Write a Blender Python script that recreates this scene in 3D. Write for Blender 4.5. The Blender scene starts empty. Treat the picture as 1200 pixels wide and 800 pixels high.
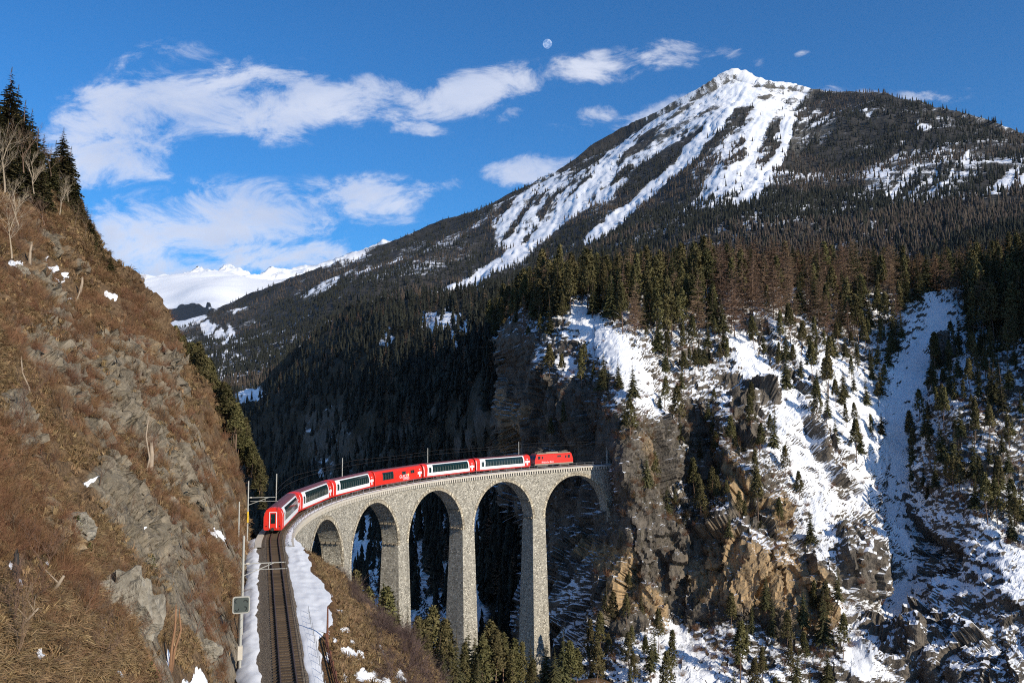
import bpy, bmesh, math, random
import numpy as np
from mathutils import Vector, Matrix

# ------------------------------------------------------------------ camera, light, sky
S = bpy.context.scene
COL = S.collection
R_ = math.radians
FOC, TILT, CAMZ = 1000.0, 0.080, 17.15          # focal length in photo pixels, pitch, height above the rails
cam = bpy.data.cameras.new('camera')
cam.sensor_width = 36.0
cam.lens = 30.0
cam.clip_start = 0.5
cam.clip_end = 120000.0
camo = bpy.data.objects.new('camera', cam)
COL.objects.link(camo)
camo.location = (0, 0, CAMZ)
camo.rotation_euler = (math.pi / 2 + TILT, 0, 0)
S.camera = camo

SUN_AZ, SUN_EL = R_(133), R_(25)                 # azimuth clockwise from +Y (into the picture)
sun = bpy.data.lights.new('sun', 'SUN')
sun.energy = 5.0
sun.angle = R_(0.5)
sun.color = (1.0, 0.90, 0.74)
suno = bpy.data.objects.new('sun', sun)
COL.objects.link(suno)
sd = Vector((math.sin(SUN_AZ) * math.cos(SUN_EL), math.cos(SUN_AZ) * math.cos(SUN_EL), math.sin(SUN_EL)))
suno.rotation_euler = sd.to_track_quat('Z', 'Y').to_euler()

S.view_settings.view_transform = 'Standard'
S.view_settings.look = 'None'
S.view_settings.exposure = 0.12
S.view_settings.gamma = 1.0
S.cycles.max_bounces = 6
S.cycles.diffuse_bounces = 2
S.cycles.transparent_max_bounces = 8
S.cycles.volume_bounces = 0
S.cycles.use_denoising = False
S.cycles.filter_width = 1.1
S.cycles.sample_clamp_indirect = 3.0

W = bpy.data.worlds.new('World')
S.world = W
W.use_nodes = True


class NT:
    """small helper for building node trees"""
    def __init__(self, tree):
        self.t = tree
        tree.nodes.clear()

    def n(self, kind, **kw):
        nd = self.t.nodes.new(kind)
        ins = kw.pop('ins', {})
        for k, v in kw.items():
            setattr(nd, k, v)
        for k, v in ins.items():
            s = nd.inputs[k]
            if hasattr(v, 'is_output') or isinstance(v, bpy.types.NodeSocket):
                self.t.links.new(v, s)
            else:
                s.default_value = v
        return nd

    def m(self, op, a, b=None, c=None, clamp=False):
        nd = self.t.nodes.new('ShaderNodeMath')
        nd.operation = op
        nd.use_clamp = clamp
        for i, v in enumerate((a, b, c)):
            if v is None:
                continue
            if isinstance(v, bpy.types.NodeSocket):
                self.t.links.new(v, nd.inputs[i])
            else:
                nd.inputs[i].default_value = v
        return nd.outputs[0]

    def vm(self, op, a, b=None):
        nd = self.t.nodes.new('ShaderNodeVectorMath')
        nd.operation = op
        for i, v in enumerate((a, b)):
            if v is None:
                continue
            if isinstance(v, bpy.types.NodeSocket):
                self.t.links.new(v, nd.inputs[i])
            else:
                nd.inputs[i].default_value = v
        return nd.outputs['Value'] if op in ('DOT_PRODUCT', 'LENGTH') else nd.outputs[0]

    def mix(self, f, a, b, blend='MIX'):
        nd = self.t.nodes.new('ShaderNodeMix')
        nd.data_type = 'RGBA'
        nd.blend_type = blend
        for k, v in (('Factor', f), ('A', a), ('B', b)):
            s = [q for q in nd.inputs if q.name == k and (q.type == 'RGBA' or (k == 'Factor' and q.type == 'VALUE'))][0]
            if isinstance(v, bpy.types.NodeSocket):
                self.t.links.new(v, s)
            else:
                s.default_value = v if k == 'Factor' else (tuple(v) + (1,))[:4]
        return [q for q in nd.outputs if q.type == 'RGBA'][0]

    def ss(self, x, lo, hi):
        nd = self.t.nodes.new('ShaderNodeMapRange')
        nd.interpolation_type = 'SMOOTHSTEP'
        self.t.links.new(x, nd.inputs[0])
        nd.inputs[1].default_value = lo
        nd.inputs[2].default_value = hi
        return nd.outputs[0]

    def noise(self, vec, scale, detail=4.0, rough=0.55, dist=0.0):
        nd = self.n('ShaderNodeTexNoise', ins={'Scale': scale, 'Detail': detail, 'Roughness': rough, 'Distortion': dist})
        self.t.links.new(vec, nd.inputs['Vector'])
        return nd

    def link(self, a, b):
        self.t.links.new(a, b)


def pix_dir(px, py):
    """tangent-plane coordinates (x/y, z/y) of the direction seen at a photo pixel"""
    u = (px - 600) / FOC
    v = (400 - py) / FOC
    dy = math.cos(TILT) - v * math.sin(TILT)
    dz = math.sin(TILT) + v * math.cos(TILT)
    return u / dy, dz / dy


def build_sky():
    T = NT(W.node_tree)
    out = T.n('ShaderNodeOutputWorld')
    bg = T.n('ShaderNodeBackground', ins={'Strength': 0.09})
    T.link(bg.outputs[0], out.inputs[0])
    sky = T.n('ShaderNodeTexSky', sky_type='NISHITA', sun_disc=False, sun_elevation=SUN_EL, sun_rotation=SUN_AZ,
              altitude=1100.0, air_density=1.0, dust_density=0.25, ozone_density=3.0)
    tc = T.n('ShaderNodeTexCoord')
    d = tc.outputs['Generated']
    sep = T.n('ShaderNodeSeparateXYZ', ins={0: d})
    y = T.m('MAXIMUM', sep.outputs[1], 0.05)
    u = T.m('DIVIDE', sep.outputs[0], y)
    v = T.m('DIVIDE', sep.outputs[2], y)
    uv = T.n('ShaderNodeCombineXYZ', ins={0: u, 1: v}).outputs[0]
    # cloud banks: centre (photo px), radii, tilt, weight
    banks = [(215, 118, 165, 52, 5, 1.0), (120, 165, 95, 66, 10, 1.0), (300, 140, 120, 30, 4, .9), (400, 118, 175, 34, 4, .95), (560, 106, 120, 27, 8, .95),
             (690, 82, 85, 20, 10, .9), (780, 62, 60, 19, 0, .85), (260, 258, 175, 52, 4, 1.1), (140, 285, 90, 60, 0, 1.0), (200, 318, 150, 30, 0, .95),
             (425, 232, 85, 30, 6, .9), (300, 305, 180, 28, 2, .95), (625, 198, 70, 24, 12, .85), (520, 218, 42, 17, 0, .8),
             (690, 135, 48, 14, 8, .6), (775, 132, 62, 17, 14, .7), (865, 62, 36, 11, -14, .62), (1075, 113, 80, 11, 0, .68),
             (490, 148, 40, 10, 0, .62), (150, 205, 60, 14, 0, .6), (590, 132, 28, 8, 0, .5), (195, 72, 70, 30, 0, .75), (940, 62, 16, 6, 0, .45),
             (480, 118, 90, 26, 6, .9), (330, 95, 80, 16, 0, .7), (445, 255, 60, 14, 0, .55), (950, 110, 60, 8, 0, .4)]
    warp = T.noise(uv, 9.0, 4.0, 0.6)
    wv = T.vm('SCALE', T.vm('SUBTRACT', warp.outputs['Color'], (0.5, 0.5, 0.5)))
    wv.node.inputs['Scale'].default_value = 0.045
    uvw = T.vm('ADD', uv, wv)
    tot = None
    for (px, py, rx, ry, ang, wgt) in banks:
        cu, cv = pix_dir(px, py)
        mp = T.n('ShaderNodeMapping', vector_type='TEXTURE')
        T.link(uvw, mp.inputs[0])
        mp.inputs['Location'].default_value = (cu, cv, 0)
        mp.inputs['Rotation'].default_value = (0, 0, R_(ang))
        mp.inputs['Scale'].default_value = (rx / 1000, ry / 1000, 1)
        ln = T.vm('LENGTH', mp.outputs[0])
        e = T.m('MULTIPLY', T.m('SUBTRACT', 1.0, T.ss(ln, 0.15, 1.35)), wgt)
        tot = e if tot is None else T.m('MAXIMUM', tot, e)
    # broken fair-weather cloud over the rest of the dome, on a flat cloud deck
    zz = T.m('ADD', T.m('MAXIMUM', sep.outputs[2], 0.0), 0.12)
    deck = T.n('ShaderNodeCombineXYZ', ins={0: T.m('DIVIDE', sep.outputs[0], zz), 1: T.m('DIVIDE', sep.outputs[1], zz)}).outputs[0]
    dk = T.noise(deck, 0.55, 3.0, 0.55)
    behind = T.ss(sep.outputs[1], 0.55, 0.25)
    tot = T.m('MAXIMUM', tot, T.m('MULTIPLY', behind, T.m('MULTIPLY', T.ss(dk.outputs[0], 0.5, 0.72), 0.8)))
    # texture of the cloud itself
    mp = T.n('ShaderNodeMapping')
    T.link(uv, mp.inputs[0])
    mp.inputs['Scale'].default_value = (1.0, 1.9, 1.0)
    mp.inputs['Rotation'].default_value = (0, 0, R_(-7))
    n1 = T.noise(mp.outputs[0], 11.0, 12.0, 0.68, 0.5)
    n2 = T.noise(deck, 1.6, 8.0, 0.62, 0.2)
    nn = T.n('ShaderNodeMix', data_type='FLOAT', ins={0: behind, 2: n1.outputs[0], 3: n2.outputs[0]}).outputs[0]
    dens = T.ss(T.m('ADD', T.m('MULTIPLY', tot, 0.86), T.m('MULTIPLY', T.m('SUBTRACT', nn, 0.5), 3.1)), 0.10, 1.15)
    dens = T.m('MULTIPLY', dens, T.ss(tot, 0.02, 0.3))
    # body of a cloud: sunlit tops white, thick undersides lavender grey
    n3 = T.noise(mp.outputs[0], 5.0, 5.0, 0.55, 0.3)
    sh = T.ss(T.m('ADD', T.m('MULTIPLY', dens, 0.5), T.m('MULTIPLY', n3.outputs[0], 0.8)), 0.55, 1.0)
    ccol = T.mix(sh, (10.2, 10.3, 11.0), (6.4, 7.2, 9.2))
    tint = T.mix(1.0, sky.outputs[0], (0.30, 0.98, 1.50), 'MULTIPLY')
    fin = T.mix(T.m('MULTIPLY', dens, 0.92), tint, ccol)
    T.link(fin, bg.inputs[0])
    W.cycles.sampling_method = 'MANUAL'
    W.cycles.sample_map_resolution = 512


build_sky()
# ------------------------------------------------------------------ helpers
rng = np.random.default_rng(7)
random.seed(7)


def lk(o, parent=None):
    COL.objects.link(o)
    if parent is not None:
        o.parent = parent
    return o


def tag(o, label=None, cat=None, group=None, kind=None):
    if label: o['label'] = label
    if cat: o['category'] = cat
    if group: o['group'] = group
    if kind: o['kind'] = kind
    return o


def empty(name, loc=(0, 0, 0), rot=(0, 0, 0)):
    o = bpy.data.objects.new(name, None)
    o.empty_display_size = 0.2
    o.location = loc
    o.rotation_euler = rot
    return lk(o)


class MB:
    """collects boxes, bars, tubes and sheets for one mesh"""
    def __init__(self):
        self.v, self.f, self.uv, self.mi = [], [], [], []
        self.mat = 0

    def add(self, vs, fs, uvs=None):
        b = len(self.v)
        self.v += [tuple(p) for p in vs]
        for k, f in enumerate(fs):
            self.f.append([i + b for i in f])
            self.mi.append(self.mat)
            self.uv.append([uvs[i] for i in f] if uvs else [(0, 0)] * len(f))

    def box(self, x0, x1, y0, y1, z0, z1, M=None):
        vs = [(x, y, z) for z in (z0, z1) for y in (y0, y1) for x in (x0, x1)]
        if M is not None:
            vs = [tuple(M @ Vector(p)) for p in vs]
        self.add(vs, [(0, 2, 3, 1), (4, 5, 7, 6), (0, 1, 5, 4), (2, 6, 7, 3), (0, 4, 6, 2), (1, 3, 7, 5)])
        return self

    def bar(self, a, b, w, h=None, n=None):
        """box beam from a to b; n sides gives a tube"""
        a, b = Vector(a), Vector(b)
        d = (b - a)
        if d.length < 1e-6: return self
        q = d.normalized()
        up = Vector((0, 0, 1)) if abs(q.z) < 0.95 else Vector((1, 0, 0))
        s = q.cross(up).normalized()
        t = s.cross(q)
        h = h or w
        if n:
            self.tube([a, b], [w / 2, h / 2], n)
            return self
        vs = []
        for p in (a, b):
            for (i, j) in ((-1, -1), (1, -1), (1, 1), (-1, 1)):
                vs.append(p + s * (i * w / 2) + t * (j * h / 2))
        self.add(vs, [(0, 1, 2, 3), (7, 6, 5, 4), (0, 4, 5, 1), (1, 5, 6, 2), (2, 6, 7, 3), (3, 7, 4, 0)])
        return self

    def tube(self, pts, rad, n=6):
        pts = [Vector(p) for p in pts]
        vs, fs = [], []
        for k, p in enumerate(pts):
            d = (pts[min(k + 1, len(pts) - 1)] - pts[max(k - 1, 0)]).normalized()
            up = Vector((0, 0, 1)) if abs(d.z) < 0.9 else Vector((1, 0, 0))
            s = d.cross(up).normalized()
            t = s.cross(d)
            r = rad[k] if hasattr(rad, '__len__') else rad
            for i in range(n):
                a = 2 * math.pi * i / n
                vs.append(p + s * (math.cos(a) * r) + t * (math.sin(a) * r))
        for k in range(len(pts) - 1):
            for i in range(n):
                j = (i + 1) % n
                fs.append((k * n + i, k * n + j, (k + 1) * n + j, (k + 1) * n + i))
        fs.append(tuple(range(n))[::-1])
        fs.append(tuple(range((len(pts) - 1) * n, len(pts) * n)))
        self.add(vs, fs)
        return self

    def mesh(self, name, mats, smooth=False):
        me = bpy.data.meshes.new(name)
        me.from_pydata(self.v, [], self.f)
        for m in (mats if isinstance(mats, (list, tuple)) else [mats]):
            me.materials.append(m)
        me.polygons.foreach_set('material_index', self.mi)
        if any(u != (0, 0) for f in self.uv for u in f):
            ul = me.uv_layers.new(name='UVMap')
            ul.data.foreach_set('uv', [c for f in self.uv for u in f for c in u])
        if smooth:
            me.polygons.foreach_set('use_smooth', [True] * len(me.polygons))
        me.update()
        return me

    def build(self, name, mats, parent=None, smooth=False):
        return lk(bpy.data.objects.new(name, self.mesh(name, mats, smooth)), parent)


def np_mesh(name, V, Q, mats, attrs=None, smooth=True, mi=None):
    """mesh from numpy vertices and equal-sized faces"""
    me = bpy.data.meshes.new(name)
    V = np.asarray(V, np.float32)
    Q = np.asarray(Q, np.int32)
    k = Q.shape[1]
    me.vertices.add(len(V))
    me.vertices.foreach_set('co', V.ravel())
    me.loops.add(Q.size)
    me.loops.foreach_set('vertex_index', Q.ravel())
    me.polygons.add(len(Q))
    me.polygons.foreach_set('loop_start', np.arange(0, Q.size, k, dtype=np.int32))
    try:
        me.polygons.foreach_set('loop_total', np.full(len(Q), k, dtype=np.int32))
    except Exception:
        pass
    for m in (mats if isinstance(mats, (list, tuple)) else [mats]):
        me.materials.append(m)
    if mi is not None:
        me.polygons.foreach_set('material_index', np.asarray(mi, np.int32))
    me.polygons.foreach_set('use_smooth', np.full(len(Q), smooth, dtype=bool))
    me.update(calc_edges=True)
    for a, val in (attrs or {}).items():
        at = me.attributes.new(a, 'FLOAT', 'POINT')
        at.data.foreach_set('value', np.asarray(val, np.float32).ravel())
    me.validate()
    return me


def _hash(ix, iy, iz, seed):
    h = (ix.astype(np.uint32) * np.uint32(374761393) + iy.astype(np.uint32) * np.uint32(668265263)
         + iz.astype(np.uint32) * np.uint32(2147483647) + np.uint32(seed) * np.uint32(1274126177))
    h = (h ^ (h >> np.uint32(13))) * np.uint32(1103515245)
    h = (h ^ (h >> np.uint32(15))) * np.uint32(2246822519)
    h ^= h >> np.uint32(16)
    return h.astype(np.float32) / np.float32(4294967295.0)


def vnoise(P, seed=0):
    """value noise in [-1, 1] at points P (N, 3)"""
    P = np.asarray(P, np.float64)
    fl = np.floor(P)
    f = (P - fl).astype(np.float32)
    i = fl.astype(np.int64)
    f = f * f * f * (f * (f * 6 - 15) + 10)
    r = 0
    for dx in (0, 1):
        wx = f[:, 0] if dx else 1 - f[:, 0]
        for dy in (0, 1):
            wy = f[:, 1] if dy else 1 - f[:, 1]
            for dz in (0, 1):
                wz = f[:, 2] if dz else 1 - f[:, 2]
                r = r + wx * wy * wz * _hash(i[:, 0] + dx, i[:, 1] + dy, i[:, 2] + dz, seed)
    return r * 2 - 1


def fbm(P, oct=4, seed=0, gain=0.5, ridged=False):
    a, s, tot = 1.0, 0, 0
    P = np.asarray(P, np.float64)
    for o in range(oct):
        n = vnoise(P + o * 17.3, seed + o)
        if ridged: n = 1 - 2 * np.abs(n)
        s = s + a * n
        tot += a
        a *= gain
        P = P * 2.03
    return s / tot


def cells(P, seed=0):
    """random value of the nearest cell point: blocky, fractured relief in [-1, 1]"""
    P = np.asarray(P, np.float64)
    b = np.floor(P).astype(np.int64)
    best = np.full(len(P), 1e9)
    val = np.zeros(len(P))
    for dx in (-1, 0, 1):
        for dy in (-1, 0, 1):
            for dz in (-1, 0, 1):
                i, j, k = b[:, 0] + dx, b[:, 1] + dy, b[:, 2] + dz
                fx, fy, fz = _hash(i, j, k, seed), _hash(i, j, k, seed + 1), _hash(i, j, k, seed + 2)
                ex, ey, ez = i + fx - P[:, 0], j + fy - P[:, 1], k + fz - P[:, 2]
                d = ex * ex + ey * ey + ez * ez
                # tilted facet: value plus a slope inside the cell
                v = _hash(i, j, k, seed + 3) * 2 - 1 + (ex * (fy - .5) + ey * (fz - .5) + ez * (fx - .5)) * 1.6
                m = d < best
                best = np.where(m, d, best)
                val = np.where(m, v, val)
    return val


def sstep(x, lo, hi):
    t = np.clip((np.asarray(x, float) - lo) / (hi - lo), 0, 1)
    return t * t * (3 - 2 * t)


def unproject(px, py, Y):
    u = (np.asarray(px, float) - 600) / FOC
    v = (400 - np.asarray(py, float)) / FOC
    dy = math.cos(TILT) - v * math.sin(TILT)
    dz = math.sin(TILT) + v * math.cos(TILT)
    return np.stack([u / dy * Y, Y + 0 * u, CAMZ + dz / dy * Y], -1)


def project(P):
    P = np.asarray(P, float)
    x, y, z = P[..., 0], P[..., 1], P[..., 2] - CAMZ
    yc = y * math.cos(TILT) + z * math.sin(TILT)
    zc = -y * math.sin(TILT) + z * math.cos(TILT)
    return 600 + FOC * x / yc, 400 - FOC * zc / yc


def tps(ctrl, val, smooth=1e-4):
    C = np.asarray(ctrl, float) / 300.0
    n = len(C)
    d = np.linalg.norm(C[:, None] - C[None], axis=2)
    K = np.where(d > 0, d * d * np.log(d + 1e-12), 0) + smooth * np.eye(n)
    Pm = np.c_[np.ones(n), C]
    A = np.block([[K, Pm], [Pm.T, np.zeros((3, 3))]])
    w = np.linalg.solve(A, np.r_[np.asarray(val, float), 0, 0, 0])

    def ev(px, py):
        X = np.stack([np.ravel(px), np.ravel(py)], 1) / 300.0
        r = w[n] + X @ w[n + 1:]
        for k in range(n):
            q = np.sum((X - C[k]) ** 2, 1)
            r = r + w[k] * 0.5 * q * np.log(q + 1e-12)
        return r.reshape(np.shape(px))
    return ev


def poly_mask(px, py, poly, soft=6.0):
    """1 inside a polygon given in photo pixels, soft edge"""
    poly = np.asarray(poly, float)
    inside = np.zeros(np.shape(px), bool)
    dist = np.full(np.shape(px), 1e9)
    for k in range(len(poly)):
        (x0, y0), (x1, y1) = poly[k], poly[(k + 1) % len(poly)]
        c = ((y0 > py) != (y1 > py)) & (px < (x1 - x0) * (py - y0) / (y1 - y0 + 1e-9) + x0)
        inside ^= c
        dist = np.minimum(dist, seg_dist(px, py, x0, y0, x1, y1))
    sdist = np.where(inside, dist, -dist)
    return sstep(sdist, -soft, soft)


def seg_dist(px, py, x0, y0, x1, y1):
    dx, dy = x1 - x0, y1 - y0
    t = np.clip(((px - x0) * dx + (py - y0) * dy) / (dx * dx + dy * dy + 1e-9), 0, 1)
    return np.hypot(px - x0 - t * dx, py - y0 - t * dy)


def line_mask(px, py, pts, w0, w1=None):
    """1 along a polyline, falling to 0 at its half width"""
    w1 = w1 or w0
    m = np.zeros(np.shape(px))
    n = len(pts) - 1
    for k in range(n):
        d = seg_dist(px, py, *pts[k], *pts[k + 1])
        w = w0 + (w1 - w0) * (k + 0.5) / n
        m = np.maximum(m, 1 - sstep(d, w * 0.45, w * 1.1))
    return m


class Terrain:
    """relief surface through surveyed points: each control is a direction (photo pixel) and a distance"""
    def __init__(self, ctrl, top, px0, px1, step, bottom, rows, mode='log', back=(0.05, 0.5, 8)):
        c = np.asarray(ctrl, float)
        self.ev = tps(c[:, :2], np.log(c[:, 2]) if mode == 'log' else 1000.0 / c[:, 2])
        self.mode = mode
        xs = np.arange(px0, px1 + step, step)
        t = np.asarray(top, float)
        ty = np.interp(xs, t[:, 0], t[:, 1])
        b = np.asarray(bottom, float)
        by = np.interp(xs, b[:, 0], b[:, 1])
        v = np.linspace(0, 1, rows)
        self.px = np.repeat(xs[:, None], rows, 1)
        self.py = by[:, None] + (ty - by)[:, None] * v[None]
        Y = self.dist(self.px, self.py)
        P = unproject(self.px, self.py, Y)
        # the far side of the crest, falling away behind it
        k = np.arange(1, back[2] + 1)[None, :]
        last = P[:, -1:, :]
        Yb = last[..., 1] * (1 + back[0] * k)
        Xb = last[..., 0] * (1 + back[0] * k)
        Zb = last[..., 2] - (Yb - last[..., 1]) * back[1] * (0.3 + 0.7 * k / back[2])
        P = np.concatenate([P, np.stack([Xb, Yb, Zb], -1)], 1)
        self.P = P
        self.nvis = rows
        px, py = project(P)
        self.ppx, self.ppy = np.concatenate([self.px, px[:, rows:]], 1), np.concatenate([self.py, self.py[:, -1:] + 0 * px[:, rows:]], 1)
        self.shape = P.shape[:2]

    def dist(self, px, py):
        e = self.ev(px, py)
        return np.exp(e) if self.mode == 'log' else 1000.0 / np.maximum(e, 1.0)

    def normals(self):
        P = self.P
        a = np.gradient(P, axis=0)
        b = np.gradient(P, axis=1)
        n = np.cross(a, b)
        n /= np.linalg.norm(n, axis=2, keepdims=True) + 1e-9
        # face the camera side
        flip = np.sum(n * (P - np.array([0, 0, CAMZ])), 2) > 0
        n[flip] *= -1
        return n

    def flat(self):
        return self.P.reshape(-1, 3)

    def push(self, d, horiz=False):
        n = self.normals()
        if horiz:
            n[..., 2] = 0
            n /= np.linalg.norm(n, axis=2, keepdims=True) + 1e-6
        self.P = self.P + n * d.reshape(self.shape)[..., None]

    def object(self, name, mat, attrs, smooth=True):
        nx, ny = self.shape
        i = np.arange(nx * ny).reshape(nx, ny)
        Q = np.stack([i[:-1, :-1], i[1:, :-1], i[1:, 1:], i[:-1, 1:]], -1).reshape(-1, 4)
        me = np_mesh(name, self.flat(), Q, mat, attrs, smooth)
        return tag(lk(bpy.data.objects.new(name, me)), kind='structure')

    def pick(self, n, weight, r=None):
        """n random visible surface points with a weight grid -> positions, pixel coords"""
        w = np.asarray(weight, float)
        w = np.where(np.isfinite(w), w, 0).ravel()
        r = r or rng
        idx = r.choice(len(w), size=n, p=w / w.sum())
        i, j = np.unravel_index(idx, self.shape)
        i2 = np.minimum(i + 1, self.shape[0] - 1)
        j2 = np.minimum(j + 1, self.shape[1] - 1)
        a = r.random(n)[:, None]
        b = r.random(n)[:, None]
        P = self.P
        pos = (P[i, j] * (1 - a) + P[i2, j] * a) * (1 - b) + (P[i, j2] * (1 - a) + P[i2, j2] * a) * b
        return pos, self.ppx[i, j], self.ppy[i, j]

    def at(self, px, py):
        i = np.argmin(np.abs(self.px[:, 0] - px))
        j = np.argmin(np.abs(self.py[i] - py))
        return self.P[i, j]


def thin(pos, dmin, limit=None):
    """keep points at least dmin apart (greedy, horizontal distance)"""
    cell, keep = {}, []
    for k, p in enumerate(pos):
        d = dmin if np.isscalar(dmin) else dmin[k]
        c = (int(p[0] // d), int(p[1] // d))
        ok = True
        for a in (-1, 0, 1):
            for b in (-1, 0, 1):
                for q in cell.get((c[0] + a, c[1] + b), ()):
                    if (q[0] - p[0]) ** 2 + (q[1] - p[1]) ** 2 < d * d:
                        ok = False
        if ok:
            cell.setdefault(c, []).append(p)
            keep.append(k)
            if limit and len(keep) >= limit: break
    return np.array(keep, int)


# the railway's centre line: s metres along it from the tail of the train, off to the right, h above the rails
TX, TY, TPHI, TR, TG = -32.99, 120.98, -0.208, 100.0, 0.02


def heading(s):
    return TPHI + max(s, -8.0) / TR


def trk(s, off=0.0, h=0.0):
    s1 = max(s, -8.0)
    a = TPHI + s1 / TR
    cx, cy = TX + TR * math.cos(TPHI), TY - TR * math.sin(TPHI)
    r = TR - off
    x, y = cx - r * math.cos(a), cy + r * math.sin(a)
    if s < -8:
        x += (s + 8) * math.sin(a)
        y += (s + 8) * math.cos(a)
    return Vector((x, y, TG * s + h))


def trk_frame(s):
    """matrix: local x right of the track, y along it, z up"""
    a = heading(s)
    M = Matrix.Rotation(-a, 4, 'Z') @ Matrix.Rotation(math.atan(TG), 4, 'X')
    M.translation = trk(s)
    return M


# ------------------------------------------------------------------ materials
def mat(name):
    m = bpy.data.materials.new(name)
    m.use_nodes = True
    T = NT(m.node_tree)
    out = T.n('ShaderNodeOutputMaterial')
    b = T.n('ShaderNodeBsdfPrincipled')
    T.link(b.outputs[0], out.inputs[0])
    return m, T, b


def plain(name, col, rough=0.6, metal=0.0, var=0.12, scale=3.0, spec=0.5, rand=0.0):
    m, T, b = mat(name)
    tc = T.n('ShaderNodeTexCoord')
    nz = T.noise(tc.outputs['Object'], scale, 4.0, 0.6)
    c = T.mix(nz.outputs[0], tuple(x * (1 - var) for x in col), tuple(min(1, x * (1 + var)) for x in col))
    if rand:
        oi = T.n('ShaderNodeObjectInfo')
        hsv = T.n('ShaderNodeHueSaturation', ins={'Color': c, 'Value': T.m('ADD', 1 - rand, T.m('MULTIPLY', oi.outputs['Random'], 2 * rand))})
        c = hsv.outputs[0]
    T.link(c, b.inputs['Base Color'])
    b.inputs['Roughness'].default_value = rough
    b.inputs['Metallic'].default_value = metal
    b.inputs['Specular IOR Level'].default_value = spec
    return m


def foliage(name, dark, light, hue=0.02, val=0.35):
    m, T, b = mat(name)
    oi = T.n('ShaderNodeObjectInfo')
    tc = T.n('ShaderNodeTexCoord')
    nz = T.noise(tc.outputs['Object'], 0.9, 3.0, 0.6)
    c = T.mix(T.ss(nz.outputs[0], 0.3, 0.7), dark, light)
    h = T.n('ShaderNodeHueSaturation', ins={'Color': c,
            'Hue': T.m('ADD', 0.5 - hue, T.m('MULTIPLY', oi.outputs['Random'], 2 * hue)),
            'Value': T.m('ADD', 1 - val, T.m('MULTIPLY', T.m('FRACT', T.m('MULTIPLY', oi.outputs['Random'], 7.13)), 2 * val))})
    T.link(h.outputs[0], b.inputs['Base Color'])
    b.inputs['Roughness'].default_value = 0.85
    b.inputs['Specular IOR Level'].default_value = 0.15
    return m


def rock_snow(name, rock_d, rock_l, ochre, snow_thr, sc=1.0, grass=None, bump=0.5, moss=(0.05, 0.045, 0.025), snow_soft=0.12, streak=0.5):
    """rock with snow lying where the slope lets it; attributes: snow (bias), ochre, grass"""
    m, T, b = mat(name)
    geo = T.n('ShaderNodeNewGeometry')
    pos = geo.outputs['Position']
    nz = T.n('ShaderNodeSeparateXYZ', ins={0: geo.outputs['Normal']}).outputs[2]
    a_s = T.n('ShaderNodeAttribute', attribute_name='snow').outputs['Fac']
    a_o = T.n('ShaderNodeAttribute', attribute_name='ochre').outputs['Fac']
    a_g = T.n('ShaderNodeAttribute', attribute_name='grass').outputs['Fac']
    big = T.noise(pos, 0.05 * sc, 5.0, 0.6)
    mid = T.noise(pos, 0.35 * sc, 6.0, 0.65, 0.4)
    fine = T.noise(pos, 2.2 * sc, 5.0, 0.65)
    mp = T.n('ShaderNodeMapping')
    T.link(pos, mp.inputs[0])
    mp.inputs['Scale'].default_value = (0.5 * sc, 0.5 * sc, 0.06 * sc)
    st = T.noise(mp.outputs[0], 1.0, 5.0, 0.6, 0.6)
    rk = T.mix(T.ss(mid.outputs[0], 0.3, 0.7), rock_d, rock_l)
    rk = T.mix(T.m('MULTIPLY', T.ss(st.outputs[0], 0.5, 0.68), streak), rk, tuple(x * 0.35 for x in rock_d))
    oc = T.mix(T.ss(st.outputs[0], 0.35, 0.65), ochre, tuple(x * 0.55 for x in ochre))
    rk = T.mix(T.m('MULTIPLY', a_o, T.ss(T.m('ADD', mid.outputs[0], T.m('MULTIPLY', a_o, 0.45)), 0.40, 0.72)), rk, oc)
    rk = T.mix(T.m('MULTIPLY', T.ss(nz, 0.25, 0.75), T.m('MULTIPLY', T.ss(fine.outputs[0], 0.42, 0.6), 0.8)), rk, moss)
    rk = T.mix(T.m('MULTIPLY', T.ss(fine.outputs[0], 0.35, 0.65), 0.35), rk, tuple(x * 1.5 for x in rock_l))
    if grass:
        gm = T.mix(T.ss(mid.outputs[0], 0.3, 0.7), grass[0], grass[1])
        gm = T.mix(T.m('MULTIPLY', T.ss(fine.outputs[0], 0.4, 0.65), 0.6), gm, grass[2])
        rk = T.mix(T.ss(T.m('ADD', a_g, T.m('MULTIPLY', T.m('SUBTRACT', mid.outputs[0], 0.5), 1.2)), 0.35, 0.65), rk, gm)
    # snow cover
    q = T.m('ADD', T.m('MULTIPLY', nz, 1.0), a_s)
    q = T.m('ADD', q, T.m('MULTIPLY', T.m('SUBTRACT', mid.outputs[0], 0.5), 0.55))
    q = T.m('ADD', q, T.m('MULTIPLY', T.m('SUBTRACT', fine.outputs[0], 0.5), 0.45))
    q = T.m('ADD', q, T.m('MULTIPLY', T.m('SUBTRACT', big.outputs[0], 0.5), 0.3))
    sf = T.ss(q, snow_thr - snow_soft, snow_thr + snow_soft)
    col = T.mix(sf, rk, T.mix(mid.outputs[0], (0.80, 0.82, 0.86), (0.88, 0.89, 0.91)))
    T.link(col, b.inputs['Base Color'])
    b.inputs['Roughness'].default_value = 0.9
    b.inputs['Specular IOR Level'].default_value = 0.15
    h = T.m('ADD', T.m('MULTIPLY', fine.outputs[0], 0.6), T.m('MULTIPLY', mid.outputs[0], 2.2))
    h = T.m('MULTIPLY', h, T.m('SUBTRACT', 1.0, T.m('MULTIPLY', sf, 0.75)))
    bp = T.n('ShaderNodeBump', ins={'Strength': bump, 'Distance': 0.6 / sc, 'Height': h})
    T.link(bp.outputs[0], b.inputs['Normal'])
    return m
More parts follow.
